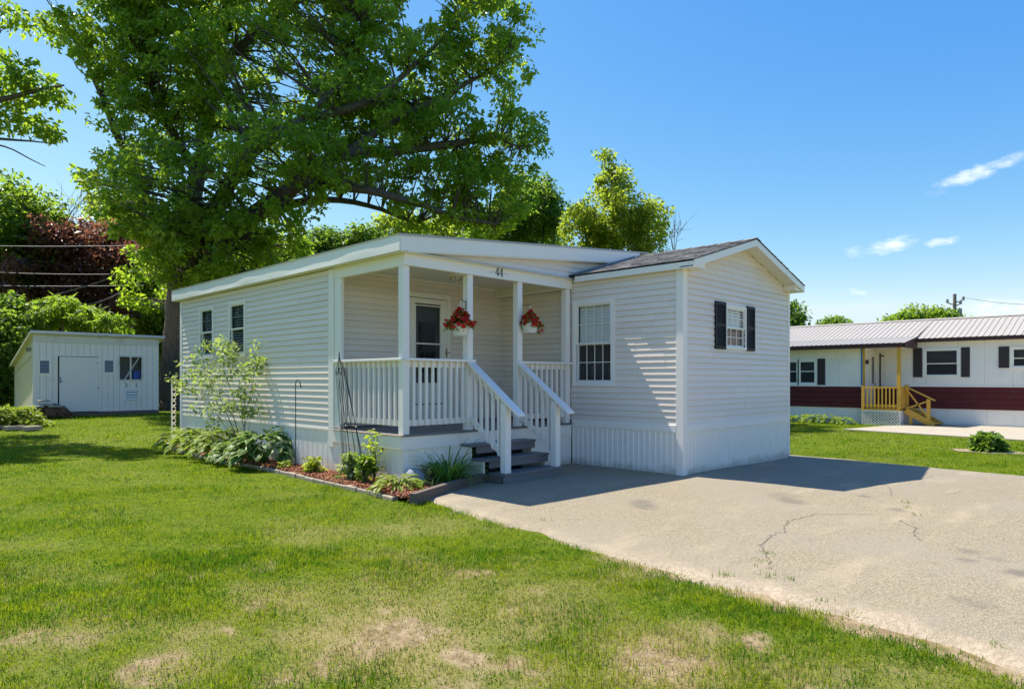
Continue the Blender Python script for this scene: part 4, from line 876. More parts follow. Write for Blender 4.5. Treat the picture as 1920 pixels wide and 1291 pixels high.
simple_tree('sumac_shrub', 'bright green feathery sumac standing above the shed roof', 120, 775, 29.5, [blob(105, 580, 29.5, 34, 26, 1.2), blob(160, 596, 29.5, 26, 24, 1.0), blob(60, 596, 29.5, 30, 36, 1.2), blob(212, 606, 29.5, 22, 14, 1)], 75, .40, 90, .26, .07, GREENLEAF, 340, tr=.08, group=G_, up=.7, squash=.35, ctint=.7)
simple_tree('green_shrub', 'dense dark shrub left of the shed wall', 0, 775, 27, [blob(5, 650, 27, 42, 60, 1.2), blob(-40, 700, 27, 60, 70, 1.5), blob(20, 600, 28, 50, 45, 1.2), blob(0, 730, 27, 25, 40, .9)], 190, .45, 85, .17, .1, DARKLEAF, 350, tr=.1, group=G_)
simple_tree('green_tree', 'dark wide tree filling the gap behind the shed', 130, 775, 44, [blob(60, 640, 44, 140, 110, 2), blob(230, 650, 44, 120, 100, 2), blob(340, 680, 44, 80, 80, 2)], 260, 1.0, 75, .3, .18, DARKLEAF, 355, tr=.3, group=G_)
H_ = 'trees rising beyond the house roof'
simple_tree('yellow_green_tree', 'bright yellow green tree with a pointed top above the gable roof', 1150, 770, 31, [blob(1150, 410, 31, 70, 52, 2), blob(1215, 425, 31, 45, 45, 1.7), blob(1095, 430, 31, 45, 40, 1.6), blob(1150, 345, 31, 32, 42, 1.3), blob(1134, 312, 31, 14, 26, .6), blob(1160, 480, 31, 90, 50, 1.5)], 320, .38, 66, .15, .085, YELLEAF, 360, tr=.22, group=H_, ctint=.65)
simple_tree('dark_tree', 'dark spire shaped tree between the oak and yellow green tree', 1000, 770, 38, [blob(985, 400, 38, 60, 58, 2), blob(1018, 372, 38, 16, 42, .8), blob(1042, 405, 38, 20, 44, .9), blob(940, 440, 38, 60, 40, 2)], 240, .55, 80, .2, .1, DARKLEAF, 370, tr=.25, group=H_, squash=1.1)
simple_tree('yellow_green_tree', 'low pale tree just above the porch roof line', 720, 770, 52, [blob(760, 430, 52, 60, 30, 2), blob(1020, 450, 50, 45, 28, 2), blob(880, 440, 52, 80, 34, 2)], 150, .8, 80, .26, .15, YELLEAF, 380, tr=.2, group=H_)
simple_tree('dark_tree', 'small dark tree peeping above the left roof edge', 600, 770, 48, [blob(610, 470, 48, 60, 34, 2), blob(690, 445, 48, 34, 16, 1.4)], 90, .7, 70, .26, .15, DARKLEAF, 385, tr=.2, group=H_)
K_ = 'distant trees over the neighbouring roof'
simple_tree('distant_tree', 'dark tree beside the gable corner, above the neighbouring metal roof', 1484, 730, 46, [blob(1482, 594, 46, 20, 24, 1.5), blob(1470, 620, 46, 30, 30, 1.5)], 70, .5, 70, .22, .12, DARKLEAF, 390, tr=.2, group=K_)
simple_tree('distant_tree', 'small dark crown showing left of the rounded one over metal roof', 1565, 730, 70, [blob(1568, 612, 70, 28, 13, 2)], 60, .6, 60, .3, .16, DARKLEAF, 395, tr=.2, group=K_)
simple_tree('distant_tree', 'rounded green tree beside utility pole over metal roof', 1730, 730, 55, [blob(1730, 604, 55, 55, 24, 2.5), blob(1690, 610, 55, 30, 16, 1.6), blob(1770, 606, 55, 26, 16, 1.6)], 150, .6, 75, .26, .14, GREENLEAF, 400, tr=.25, group=K_)
L_ = 'trees along the left edge of the yard, outside the picture'
for k, (x_, y_) in enumerate(((-9.6, 24), (-13.5, 31), (-17, 21))):
    q = np.array([x_, y_, 0.0]); bl = [(x_, y_, 5.0, 2.8, 2.6, 2.6), (x_ + .8, y_ + .5, 7.4, 2.0, 2.0, 1.8), (x_ - 1, y_ - .4, 3.2, 2.0, 2.0, 1.6)]
    tree('green_tree', ['broad green tree outside the left border, nearest the shed', 'broad green tree outside the left border, standing deepest in the yard', 'broad green tree outside the left border, farthest from the shed'][k], 'tree', q, .25, [q, q + np.array([0, .1, 3.0]), q + np.array([.1, 0, 6.5])], [], bl, 130, .8, 60, .3, .18, GREENLEAF, BARK, 500 + k, group=L_)
rw = np.random.RandomState(77); wa = rw.uniform(-.55, 2.0, 420); wr = rw.uniform(95, 150, 420)
wc = np.stack([wr * np.cos(wa), wr * np.sin(wa), rw.uniform(1.5, 6.5, 420) * (.6 + .5 * vnoise(wa * 9, wa * 0, 1.0, 3))], 1)
v, f, t = leaves(wc, np.full(420, 3.6), 190, .75, .45, 78)
arr('distant_wood', v, f, DARKLEAF, attrs={'tint': t}, kind='stuff')
# bare twigs
def twigs(name, label, u, v0, v1, d, n, seed, spread):
    r = np.random.RandomState(seed); b0 = W(u, v0, d); t0 = thing(name, label, 'tree', (b0[0], b0[1], float(gz(b0[0], b0[1]))), None); mb = MB(); base_ = np.array([b0[0], b0[1], float(gz(b0[0], b0[1]))])
    mb.tube([base_, b0], [.12, .05], 6)
    for i in range(n):
        q = W(u + r.normal() * spread, v1 + abs(r.normal()) * (v0 - v1) * .3, d + r.normal() * .5); mid = (b0 + q) / 2 + r.normal(size=3) * .2
        mb.tube([b0, mid, q], [.022, .013, .005], 5)
        for k in range(4): s_ = b0 + (q - b0) * r.uniform(.4, .9); e_ = s_ + (q - b0) * .25 + r.normal(size=3) * .4; mb.tube([s_, e_], [.012, .004], 4)
    obj('trunk', mb, BARK, t0)
twigs('bare_tree', 'leafless dead branches sticking up behind the copper leaved tree', 118, 430, 352, 38, 9, 3, 34)
twigs('bare_tree', 'thin leafless stem beside the yellow green tree', 1264, 480, 405, 33, 4, 5, 8)

# ------------------------------------------------------------------ shed
SY = 22.9; sx = lambda u: PY(u, 740, SY)[0]; szz = lambda v, u=180: PY(u, v, SY)[2]
shed = thing('storage_shed', 'grey painted wooden garden shed with sloping roof and large plain door', 'shed', (-4.2, SY, .2))
sxl, sxr = sx(62.5), sx(296); zs0 = .32; zsT = 3.02
sd0, sd1 = sx(108), sx(184); dzt = szz(668, 150); dzb = .32
vents = [(sx(71), sx(95), szz(702, 83), szz(673, 83)), (sx(193), sx(215), szz(700, 204), szz(673, 204))]
swin = (sx(224), sx(265), szz(711, 245), szz(669, 245)); lv = (sx(233), sx(261), szz(752, 247), szz(728, 247))
holes = [(sd0, sd1, dzb, dzt)] + [swin]
x = sxl; i = 0
pw = (sxr - sxl) / 21
for i in range(21):
    p0 = sxl + i * pw; p1 = p0 + pw - .008; mb = MB()
    rects = [(p0, p1, zs0, zsT)]
    for h in holes:
        out = []
        for (a, c, z0, z1) in rects:
            if h[0] >= c or h[1] <= a or h[2] >= z1 or h[3] <= z0: out.append((a, c, z0, z1)); continue
            lo, hi = max(a, h[0]), min(c, h[1])
            out += [q for q in ((a, lo, z0, z1), (hi, c, z0, z1), (lo, hi, z0, h[2]), (lo, hi, h[3], z1)) if q[1] - q[0] > .004 and q[3] - q[2] > .01]
        rects = out
    for q in rects: obj('plank', B(q[0], q[1], SY - (.002 if i % 2 else 0), SY + .015, q[2], q[3]), SHEDP, shed)
bk = MB(); wall_cells(bk, sxl, sxr, zs0 - .1, 3.14, holes, lambda a, z: (a, SY + .012, z)); obj('wall', bk, DARK, shed)
yb, zbk = SY + 3.3, 2.05
obj('wall', MB().add([(sxl, SY + .02, .15), (sxl, yb, .15), (sxl, yb, zbk - .05), (sxl, SY + .02, 3.1)], [(0, 1, 2, 3)]).add([(sxr, SY, .15), (sxr, yb, .15), (sxr, yb, zbk - .05), (sxr, SY, 3.1)], [(3, 2, 1, 0)]).box(sxl, sxr, yb - .01, yb, .15, zbk - .05), SHEDP, shed)
obj('corner_board', MB().bbox(sxl - .02, sxl + .09, SY - .025, SY + .09, .28, 3.05, b=.004), SHEDP, shed)
obj('corner_board', MB().bbox(sxr - .08, sxr + .02, SY - .025, SY + .05, .28, 3.05, b=.004), SHEDP, shed)
obj('frieze_board', MB().bbox(sxl - .02, sxr + .02, SY - .03, SY + .0, 2.80, 3.10, b=.004), SHEDT, shed)
obj('rail_board', MB().bar((sxl - .012, SY + .05, 2.35), (sxl - .012, yb, 1.72), .02, .05), SHEDT, shed)
obj('vent_slot', MB().box(sxl - .02, sxl - .002, SY + .35, SY + 1.1, 2.5, 2.62), mat('vent_grey', (0.2, 0.2, 0.2), .6), shed)
rf = obj('roof', MB().prism([(sxl - .12, SY - .22, 3.10), (sxl - .12, yb + .1, zbk - .06), (sxl - .12, yb + .1, zbk), (sxl - .12, SY - .22, 3.16)], (sxr - sxl + .3, 0, 0)), SHEDT, shed)
obj('roof_edge', MB().box(sxl - .13, sxr + .19, SY - .235, SY - .2, 3.12, 3.19), ZINC, rf)
obj('roof_edge', MB().hexa([(sxl - .135, SY - .22, 3.08), (sxl - .115, SY - .22, 3.08), (sxl - .115, SY - .22, 3.17), (sxl - .135, SY - .22, 3.17)], [(sxl - .135, yb + .1, zbk - .08), (sxl - .115, yb + .1, zbk - .08), (sxl - .115, yb + .1, zbk + .01), (sxl - .135, yb + .1, zbk + .01)]), SHEDT, rf)
dr = obj('door', MB().bbox(sd0 + .05, sd1, SY - .02, SY + .02, dzb + .02, dzt - .02, b=.004), mat('door_grey', (0.86, 0.78, 0.68), .5), shed)
obj('door_trim', MB().box(sd0 - .05, sd0, SY - .03, SY + .01, dzb, dzt).box(sd0 - .05, sd1 + .02, SY - .028, SY + .01, dzt, dzt + .04), SHEDP, shed)
obj('latch', MB().box(sd0 + .01, sd0 + .14, SY - .04, SY - .02, szz(717, 112), szz(714, 112)).box(sd0 + .06, sd0 + .1, SY - .045, SY - .02, szz(714, 112), szz(706, 112)), GREYBOX, dr)
obj('hinge', MB().box(sd1 - .03, sd1 + .02, SY - .03, SY - .02, szz(729, 180), szz(726, 180)).box(sd1 - .06, sd1 - .03, SY - .03, SY - .02, szz(682, 180), szz(679, 180)), GREYBOX, dr)
def louvre_vent(o, n, mt, fm):
    f = MB(); t = .05
    for (p0, p1, q0, q1) in ((o[0], o[1], o[2], o[2] + t), (o[0], o[1], o[3] - t, o[3]), (o[0], o[0] + t, o[2] + t, o[3] - t), (o[1] - t, o[1], o[2] + t, o[3] - t)): f.box(p0, p1, SY - .035, SY - .003, q0, q1)
    v_ = obj('vent', f, fm, shed); obj('backing', MB().box(o[0] + .03, o[1] - .03, SY - .008, SY - .004, o[2] + .03, o[3] - .03), DARK, v_)
    for k in range(n):
        z = o[2] + t + (o[3] - o[2] - 2 * t) * (k + .5) / n; h = (o[3] - o[2] - 2 * t) / n
        obj('slat', MB().hexa([(o[0] + t, SY - .03, z - h * .3), (o[1] - t, SY - .03, z - h * .3), (o[1] - t, SY - .012, z + h * .38), (o[0] + t, SY - .012, z + h * .38)], [(o[0] + t, SY - .026, z - h * .3), (o[1] - t, SY - .026, z - h * .3), (o[1] - t, SY - .009, z + h * .38), (o[0] + t, SY - .009, z + h * .38)]), mt, v_)
for o_ in vents: louvre_vent(o_, 9, mat('vent_slat', (0.30, 0.31, 0.32), .5) if 'vent_slat' not in MATS else MATS['vent_slat'], VINYLW)
louvre_vent(lv, 4, VINYLW, VINYLW)
fr = MB(); t = .055
for (p0, p1, q0, q1) in ((swin[0] - t, swin[1] + t, swin[3], swin[3] + t), (swin[0] - t, swin[1] + t, swin[2] - t, swin[2]), (swin[0] - t, swin[0], swin[2], swin[3]), (swin[1], swin[1] + t, swin[2], swin[3]), ((swin[0] + swin[1]) / 2 - .025, (swin[0] + swin[1]) / 2 + .025, swin[2], swin[3])): fr.box(p0, p1, SY - .03, SY + .02, q0, q1)
sw = obj('window', fr, SHEDT, shed)
obj('pane', MB().add([(swin[0], SY, swin[2]), (swin[1], SY, swin[2]), (swin[1], SY, swin[3]), (swin[0], SY, swin[3])], [(0, 1, 2, 3)]), GLASS, sw)
obj('brace', MB().bar((swin[0] + .2, SY + .12, swin[2]), (swin[1] - .05, SY + .12, swin[3]), .03, .1, up=(0, 1, 0)), VINYLW, sw)
obj('backing', MB().box(swin[0] - .1, swin[1] + .1, SY + .5, SY + .52, swin[2] - .1, swin[3] + .1), mat('shed_inside', (0.16, 0.16, 0.17), .9), sw)
tarp = obj('plastic_tub', MB().bbox(swin[1] - .22, swin[1] + .05, SY + .2, SY + .4, swin[2], swin[2] + .32, b=.02), TARP, shed)
for u in (237, 255): obj('hook', MB().tube([(sx(u), SY - .02, szz(718, u)), (sx(u), SY - .03, szz(724, u)), (sx(u) + .04, SY - .05, szz(724.5, u))], .012, 5), BLACKM, shed)
obj('sill_beam', MB().bbox(sx(108), sxr + .02, SY - .06, SY + .1, .06, .31, b=.01), TIMBER, shed, label='weathered timber base under the shed')

# ------------------------------------------------------------------ neighbouring house
nb_ = thing('mobile_home', 'white and maroon long mobile home with ribbed metal roof and yellow porch', 'house', (17.9, 0, -.06))
def ribbed(place, a0, a1, z0, z1, pitch, rib, name, m_, panel, root=nb_, flat=.7):
    n = max(1, round((a1 - a0) / panel)); L_ = (a1 - a0) / n
    for i in range(n):
        s0 = a0 + i * L_; s1 = s0 + L_ - .003; k = max(1, round(L_ / pitch)); p = (s1 - s0) / k; prof = []
        for j in range(k): q = s0 + j * p; prof += [(q, 0), (q + p * flat, 0), (q + p * (flat + .08), rib), (q + p * .93, rib)]
        prof.append((s1, 0)); m2 = len(prof)
        vs = [place(a, z0, n_) for a, n_ in prof] + [place(a, z1, n_) for a, n_ in prof]
        obj(name, MB().add(vs, [(j, j + 1, m2 + j + 1, m2 + j) for j in range(m2 - 1)]), m_, root)
NXR, NXL, YJ = 17.9, 16.6, 2.5
plR = lambda a, z, n: (NXR - n, a, z); plL = lambda a, z, n: (NXL - n, a, z); plD = lambda a, z, n: (a, YJ - n, z)
NW1 = (-.11, .85, 1.64, 2.52); NW2 = (-2.35, -1.64, 1.92, 2.5); NW3 = (4.16, 4.72, 1.36, 2.18); NW4 = (4.82, 5.5, 1.36, 2.18)
def ribbed_holes(place, a0, a1, z0, z1, holes, pitch, rib, name, m_, panel, flat=.85):
    cuts = sorted({a0, a1, *[h[0] for h in holes], *[h[1] for h in holes]})
    for c0, c1 in zip(cuts[:-1], cuts[1:]):
        hs = [h for h in holes if h[0] < (c0 + c1) / 2 < h[1]]
        if hs: ribbed(place, c0, c1, z0, hs[0][2], pitch, rib, name, m_, panel, flat=flat); ribbed(place, c0, c1, hs[0][3], z1, pitch, rib, name, m_, panel, flat=flat)
        else: ribbed(place, c0, c1, z0, z1, pitch, rib, name, m_, panel, flat=flat)
ribbed_holes(plR, -9, YJ, 1.26, 2.86, [NW1, NW2], .11, -.006, 'wall_panel', NWHITE, 0.8)
ribbed_holes(plL, YJ, 11, 1.26, 2.62, [NW3, NW4], .11, -.006, 'wall_panel', NWHITE, 0.8)
ribbed(plD, NXL, NXR, 0.5, 2.7, .11, -.006, 'wall_panel', NWHITE, .65)
ribbed(plR, -9, YJ, -.2, .5, .2, -.006, 'skirting_panel', NWHITE, 1.2, flat=.9)
ribbed(plL, YJ, 11, -.2, .49, .2, -.006, 'skirting_panel', NWHITE, 1.2, flat=.9)
obj('wall', MB().box(NXR + .02, NXR + 4, -9, 11, -.2, 2.9).box(NXL + .02, NXR + .02, YJ + .02, 11, -.2, 2.66), DARK, nb_)
for (pl, a0, a1) in ((plR, -9, YJ), (plL, YJ, 11)):
    for k in range(4):
        z0 = .49 + k * .19; z1 = z0 + .188; d_ = .035
        v0 = [pl(a, z, n) for a in (a0, a1) for z, n in ((z0, 0), (z0, d_), (z0 + .06, d_ * .8), (z1, .006), (z1, 0))]
        obj('plank', MB().add(v0, [(i, (i + 1) % 5, 5 + (i + 1) % 5, 5 + i) for i in range(5)] + [(4, 3, 2, 1, 0), (5, 6, 7, 8, 9)]), MAROON, nb_)
    p, q = pl(a0, 1.25, -.0), pl(a1, 1.29, .03); obj('trim_strip', B(p[0], q[0], a0, a1, 1.245, 1.285), NWHITE, nb_)
nwin = dict(trim=.075, tw=.03, cols=1, rows=1, lower_muntins=False, upper_muntins=False, trim_mat=VINYLW)
window(nb_, plR, NW1, sash_z=2.05, interior=DARK, shade=(CURTW, -.1, .84, 2.26, 2.52), **nwin)
window(nb_, plR, NW2, sash_z=2.19, interior=DARK, shade=(CURTW, -2.34, -1.65, 2.2, 2.5), **nwin)
window(nb_, plL, NW3, sash_z=1.80, interior=DARK, **nwin); window(nb_, plL, NW4, sash_z=1.80, interior=DARK, **nwin)
for (pl, a0, a1, z0, z1) in ((plR, .955, 1.235, 1.58, 2.61), (plR, -.465, -.215, 1.58, 2.59), (plR, -1.545, -1.265, 1.88, 2.58), (plL, 3.79, 4.06, 1.3, 2.27)):
    p = pl(a0, z0, .005); q = pl(a1, z1, .035); obj('shutter', BB(p[0], q[0], a0, a1, z0, z1, b=.004), NSHUT, nb_)
# metal roof: ribbed sheets running up the slope
def roof_sheets(x0, z0, x1, z1, ya, yb_, name='roof_panel', pitch=.17, w=.85, xa=None):
    n = max(1, round((yb_ - ya) / w)); L_ = (yb_ - ya) / n; nv = np.array([-(z1 - z0), 0, x1 - x0]); nv = nv / np.linalg.norm(nv)
    for i in range(n):
        s0 = ya + i * L_; s1 = s0 + L_ + .0; prof = []
        k = round(L_ / pitch); p = L_ / k
        for j in range(k): q = s0 + j * p; prof += [(q, 0), (q + p * .72, 0), (q + p * .8, .018), (q + p * .92, .018)]
        prof.append((s1, 0)); m2 = len(prof); e = np.array([x0, 0, z0]); f_ = np.array([x1, 0, z1])
        vs = [e + nv * h + np.array([0, a, 0]) for a, h in prof] + [f_ + nv * h + np.array([0, a, 0]) for a, h in prof]
        obj(name, MB().add(vs, [(j, m2 + j, m2 + j + 1, j + 1) for j in range(m2 - 1)]), NROOF, nb_)
roof_sheets(17.62, 2.93, 20.0, 3.755, -9.3, 1.06); roof_sheets(17.62, 3.0, 20.0, 3.755, 1.06, 11.3)
roof_sheets(20.0, 3.755, 22.4, 2.93, -9.3, 11.3, w=2.0)
roof_sheets(16.08, 2.735, 17.62, 2.995, 1.06, 11.3)
obj('ridge_cap', MB().prism([(19.85, -9.32, 3.735), (20, -9.32, 3.79), (20.15, -9.32, 3.735)], (0, 20.6, 0)), NROOF, nb_)
obj('fascia', B(17.66, 17.69, -9.3, 1.04, 2.80, 2.925), NBROWN, nb_); obj('soffit', B(17.69, 17.9, -9.3, 1.04, 2.84, 2.86), SOFFIT, nb_)
obj('fascia', B(16.12, 16.15, 1.06, 11.3, 2.585, 2.725), NBROWN, nb_)
obj('soffit', B(16.15, 17.9, 1.1, 2.5, 2.60, 2.62).box(16.15, 16.6, 2.5, 11, 2.62, 2.64), SOFFIT, nb_)
obj('fascia', MB().prism([(16.12, 1.06, 2.585), (17.72, 1.06, 2.56), (17.72, 1.06, 3.0), (16.12, 1.06, 2.725)], (0, .03, 0)), NBROWN, nb_)
obj('corner_trim', B(16.575, 16.6, 2.52, 2.56, .5, 2.6), BLUEP, nb_); obj('corner_trim', B(16.57, 16.62, 2.44, 2.5, .5, 2.6), YELLOW, nb_)
# its door
dn = obj('door', B(17.3, 18.0 - .12, 2.465, 2.494, .55, 2.52), VINYLW, nb_); obj('pane', B(17.45, 17.72, 2.455, 2.464, 1.35, 2.32), mat('door_pane', (.12, .14, .14), .1), dn); obj('door_handle', B(17.78, 17.82, 2.44, 2.464, 1.28, 1.36), BLACKM, dn)
obj('drain_pipe', MB().tube([(17.5, 2.2, .6), (17.5, 2.2, 2.45)], .03, 6).tube([(17.5, 2.2, 2.35), (17.4, 2.05, 2.35)], .03, 6), NBROWN, nb_)
obj('mailbox', B(16.85, 17.05, 2.44, 2.49, 2.05, 2.2), NBROWN, nb_)
# its porch
DX0, DXE = 16.2, 17.88; py0, py1 = 1.2, 2.42
obj('porch_floor', B(DX0, DXE, py0, py1, .44, .5), YELLOW, nb_)
pr = obj('railing', B(DX0 - .04, DX0 + .06, py0 + .1, py1 - .05, 1.20, 1.25), YELLOW, nb_)
obj('stringer', B(DX0 - .02, DX0 + .03, py0 + .1, py1 - .05, .56, .64), YELLOW, pr)
for k in range(9): yq = py0 + .2 + k * .117; obj('baluster', B(DX0 - .055, DX0 - .02, yq - .02, yq + .02, .53, 1.2), YELLOW, pr)
obj('porch_post', B(DX0 - .03, DX0 + .08, py0, py0 + .11, .44, 2.59), YELLOW, nb_); obj('porch_post', B(DX0 - .03, DX0 + .08, py1 - .08, py1, .44, 1.27), YELLOW, nb_)
for k in range(5): xq = DX0 + .1 + k * .15; obj('side_board', B(xq, xq + .147, py0 + .0, py0 + .03, .46, 1.26), YELLOW, nb_)
obj('porch_post', B(16.86, 16.97, py0 - .06, py0 + .05, .3, 1.32), YELLOW, nb_)
lat = obj('lattice', B(DX0 - .01, DX0 + .03, py0, py1, .40, .44), VINYLW, nb_)
for s_ in (-1, 1):
    y_ = py0 - .5
    while y_ < py1 + .02:
        a = [y_, -.1]; c = [y_ + .5, .4]
        if s_ < 0: a, c = [y_, .4], [y_ + .5, -.1]
        t0 = max(0, (py0 - a[0]) / .5); t1 = min(1, (py1 - a[0]) / .5)
        if t1 > t0 + .02: obj('slat', MB().bar((DX0 - .004 * (s_ + 1.5), a[0] + t0 * .5, a[1] + t0 * (c[1] - a[1])), (DX0 - .004 * (s_ + 1.5), a[0] + t1 * .5, a[1] + t1 * (c[1] - a[1])), .004, .022), VINYLW, lat)
        y_ += .09
obj('skirt_panel', B(DX0, 17.9, py0 + .03, py0 + .05, -.1, .44), NWHITE, nb_); obj('backing', B(DX0 + .1, DX0 + .12, py0 + .06, py1, -.1, .42), DARK, nb_)
ns = obj('porch_steps', MB().bar((16.62, 1.16, .44), (16.62, .30, -.04), .05, .2).bar((17.5, 1.16, .44), (17.5, .30, -.04), .05, .2).box(16.6, 16.68, .95, 1.05, -.06, .4), YELLOW, nb_)
for k in range(3): y0_ = .92 - k * .29; z_ = .36 - k * .155; obj('tread', B(16.6, 17.55, y0_ - .14, y0_ + .16, z_ - .03, z_), YELLOW, ns)
obj('newel', B(16.58, 16.68, .42, .52, .0, .84), YELLOW, ns); obj('handrail', MB().bar((16.63, 1.18, 1.27), (16.63, .28, .80), .10, .04), YELLOW, ns)
obj('brace', MB().bar((16.63, 1.15, 1.2), (16.63, .5, .25), .03, .05).bar((16.63, 1.15, .5), (16.63, .47, .78), .03, .05), YELLOW, ns)
# concrete pad in front of it
m_ = mat('pad_concrete', (0.44, 0.375, 0.27), .9, grain=(0.33, 0.30, 0.27), gscale=3, gamt=.6, bump=.2, bscale=40)
pad = obj('concrete_pad', MB().prism([(13.0, 1.95, -.075), (12.55, -.5, -.075), (12.25, -2.7, -.075), (11.6, -9, -.075), (17.85, -9, -.075), (17.85, .9, -.075), (16.1, 1.15, -.075), (15.6, 1.5, -.075)], (0, 0, .03)), m_); pad['kind'] = 'structure'

# utility poles and wires
up = thing('utility_pole', 'wooden utility pole with bracket arms and transformer beyond the metal roof', 'utility pole', (*W(1790, 735, 60)[:2], -.1))
pb = W(1790, 735, 60); pt_ = W(1790, 551, 60)
obj('pole', MB().tube([(pb[0], pb[1], -.1), pt_], [.2, .14], 10), POLEW, up)
for (u0, v0, u1, v1) in ((1790, 566, 1806, 561), (1790, 570, 1776, 566), (1790, 572, 1801, 568)): 
    a, c = W(u0, v0, 60), W(u1, v1, 60); obj('arm', MB().tube([a, (a + c) / 2 + np.array([0, 0, -.1]), c], .05, 6), POLEW, up)
    obj('insulator', MB().lathe(c, [(0, .28), (.1, .25), (.13, .1), (.1, 0), (.13, -.08), (0, -.12)], 8), GREYBOX, up)
tc_ = W(1799, 589, 60); obj('transformer', MB().lathe(tc_, [(0, .55), (.2, .5), (.22, -.4), (0, -.45)], 10), GREYBOX, up)
def wire(a, c, sag, r, label, cat='power line', group='power lines crossing the trees'):
    P_ = [np.array(a) * (1 - t) + np.array(c) * t + np.array([0, 0, -sag * 4 * t * (1 - t)]) for t in np.linspace(0, 1, 14)]
    return tag(obj('power_line', MB().tube(P_, r, 5), WIRE), label, cat, group)
for (a, c, lb) in (((-300, 452, 30), (262, 460, 33), 'topmost of the wires strung in front of the copper leaved tree'), ((-200, 498, 30), (205, 514, 33), 'middle wire strung across the copper leaved tree'), ((-300, 526, 30), (270, 535, 33), 'lowest level wire strung across the copper leaved tree'), ((98, 553, 29), (262, 498, 33), 'wire rising steeply to the right above the shed'), ((150, 572, 29), (225, 548, 33), 'short lowest wire rising just above the shed roof')):
    wire(W(*a), W(*c), .12, .016, lb)
wire(W(1806, 557, 60), W(2100, 566, 40), .4, .02, 'thin wire running right from the utility pole', group=None)

# ------------------------------------------------------------------ garden bed
edge_pts = [(-3.72, 11.15), (-4.0, 10.2), (-4.08, 9.2), (-4.16, 8.0), (-4.17, 6.9), (-4.13, 5.6), (-4.13, 4.6), (-4.20, 3.6), (-4.22, 2.7), (-4.26, 1.9), (-4.30, 1.22)]
E_ = []
for i in range(len(edge_pts) - 1):
    a, c = np.array(edge_pts[i]), np.array(edge_pts[i + 1]); n_ = max(1, int(np.linalg.norm(c - a) / .05)); E_ += [a + (c - a) * k / n_ for k in range(n_)]
E_.append(np.array(edge_pts[-1]))
# mulch surface
mb = MB(); pts2 = [(X0L + .02, 11.0), *edge_pts, (-3.33, 1.50), (-2.52, 1.72), (-2.52, 2.2), (X0L + .02, 2.2)]
bmx = bmesh.new(); vs = [bmx.verts.new((p[0], p[1], .045)) for p in pts2]; bmx.faces.new(vs)
bmesh.ops.triangulate(bmx, faces=bmx.faces[:]); bmx.verts.index_update()
mb.add([v.co[:] for v in bmx.verts], [[v.index for v in f.verts] for f in bmx.faces]); bmx.free()
obj('mulch', mb, mat('mulch_bed', (0.20, 0.075, 0.04), .95, grain=(0.36, 0.16, 0.09), gscale=25, gamt=.9, bump=.8, bscale=60), kind='structure')
# chips
def in_poly(x, y, poly):
    c = np.zeros(len(x), bool); n_ = len(poly)
    for i in range(n_):
        x0_, y0_ = poly[i]; x1_, y1_ = poly[(i + 1) % n_]
        t = ((y0_ > y) != (y1_ > y)) & (x < (x1_ - x0_) * (y - y0_) / (y1_ - y0_ + 1e-12) + x0_); c ^= t
    return c
cx = rng.uniform(-4.35, -2.5, 26000); cy = rng.uniform(1.15, 6.5, 26000); k = in_poly(cx, cy, pts2); cx, cy = cx[k], cy[k]; n_ = len(cx)
ang = rng.rand(n_) * 6.28; L_ = rng.uniform(.012, .045, n_); wd = rng.uniform(.004, .009, n_); cz = .048 + rng.rand(n_) * .02; tl = rng.normal(0, .012, n_)
dxy = np.stack([np.cos(ang), np.sin(ang)], 1); nxy = np.stack([-dxy[:, 1], dxy[:, 0]], 1)
q = [np.concatenate([np.stack([cx, cy], 1) + s1 * dxy * L_[:, None] + s2 * nxy * wd[:, None], (cz + s1 * tl + .004 * s2)[:, None]], 1) for s1, s2 in ((-1, -1), (1, -1), (1, 1), (-1, 1))]
arr('mulch_chips', np.stack(q, 1).reshape(-1, 3), np.arange(n_ * 4).reshape(-1, 4), MULCHM, kind='stuff')
# edging stones
ed_ = thing('garden_edging', 'pale concrete edging blocks curving along the lawn side of the bed', 'edging', (-4.15, 5, 0))
i = 0; re_ = random.Random(2)
while i < len(E_) - 7:
    a = E_[i]; c = E_[min(i + 6, len(E_) - 1)]; d = (c - a) / np.linalg.norm(c - a); n_ = np.array([-d[1], d[0]]); h = .038 + re_.uniform(-.01, .01); w_ = .045; g = d * .006; o_ = n_ * re_.uniform(-.012, .012)
    q = [a + g - n_ * w_ + o_, c - g - n_ * w_ + o_, c - g + n_ * w_ + o_, a + g + n_ * w_ + o_]; q2 = [a + g * 2 - n_ * w_ * .75 + o_, c - g * 2 - n_ * w_ * .75 + o_, c - g * 2 + n_ * w_ * .75 + o_, a + g * 2 + n_ * w_ * .75 + o_]
    z_ = float(gz(*a)); obj('edging_block', MB().hexa([(*p, z_ - .06) for p in q], [(*p, z_ + h - .012) for p in q]).hexa([(*p, z_ + h - .012) for p in q], [(*p, z_ + h) for p in q2]), CONC, ed_); i += 6
tb = thing('landscape_timber', 'dark weathered timber edging the bed beside the driveway', 'edging', (-3.4, 1.45, 0))
obj('timber', MB().bar((-4.33, 1.13, .05), (-3.36, 1.50, .06), .085, .15), TIMBER, tb); obj('timber', MB().bar((-3.355, 1.502, .06), (-2.56, 1.73, .065), .085, .15), TIMBER, tb); obj('timber', MB().bar((-2.57, 1.76, .06), (-2.56, 1.40, .06), .07, .14), TIMBER, tb)
tag(obj('garden_stone', MB().lathe((-3.62, 2.02, .05), [(.0, .24), (.07, .225), (.13, .15), (.15, .06), (.13, -.04)], 12), STONE, smooth=True), 'smooth blue grey stone half hidden behind the grassy daylily', 'stone')

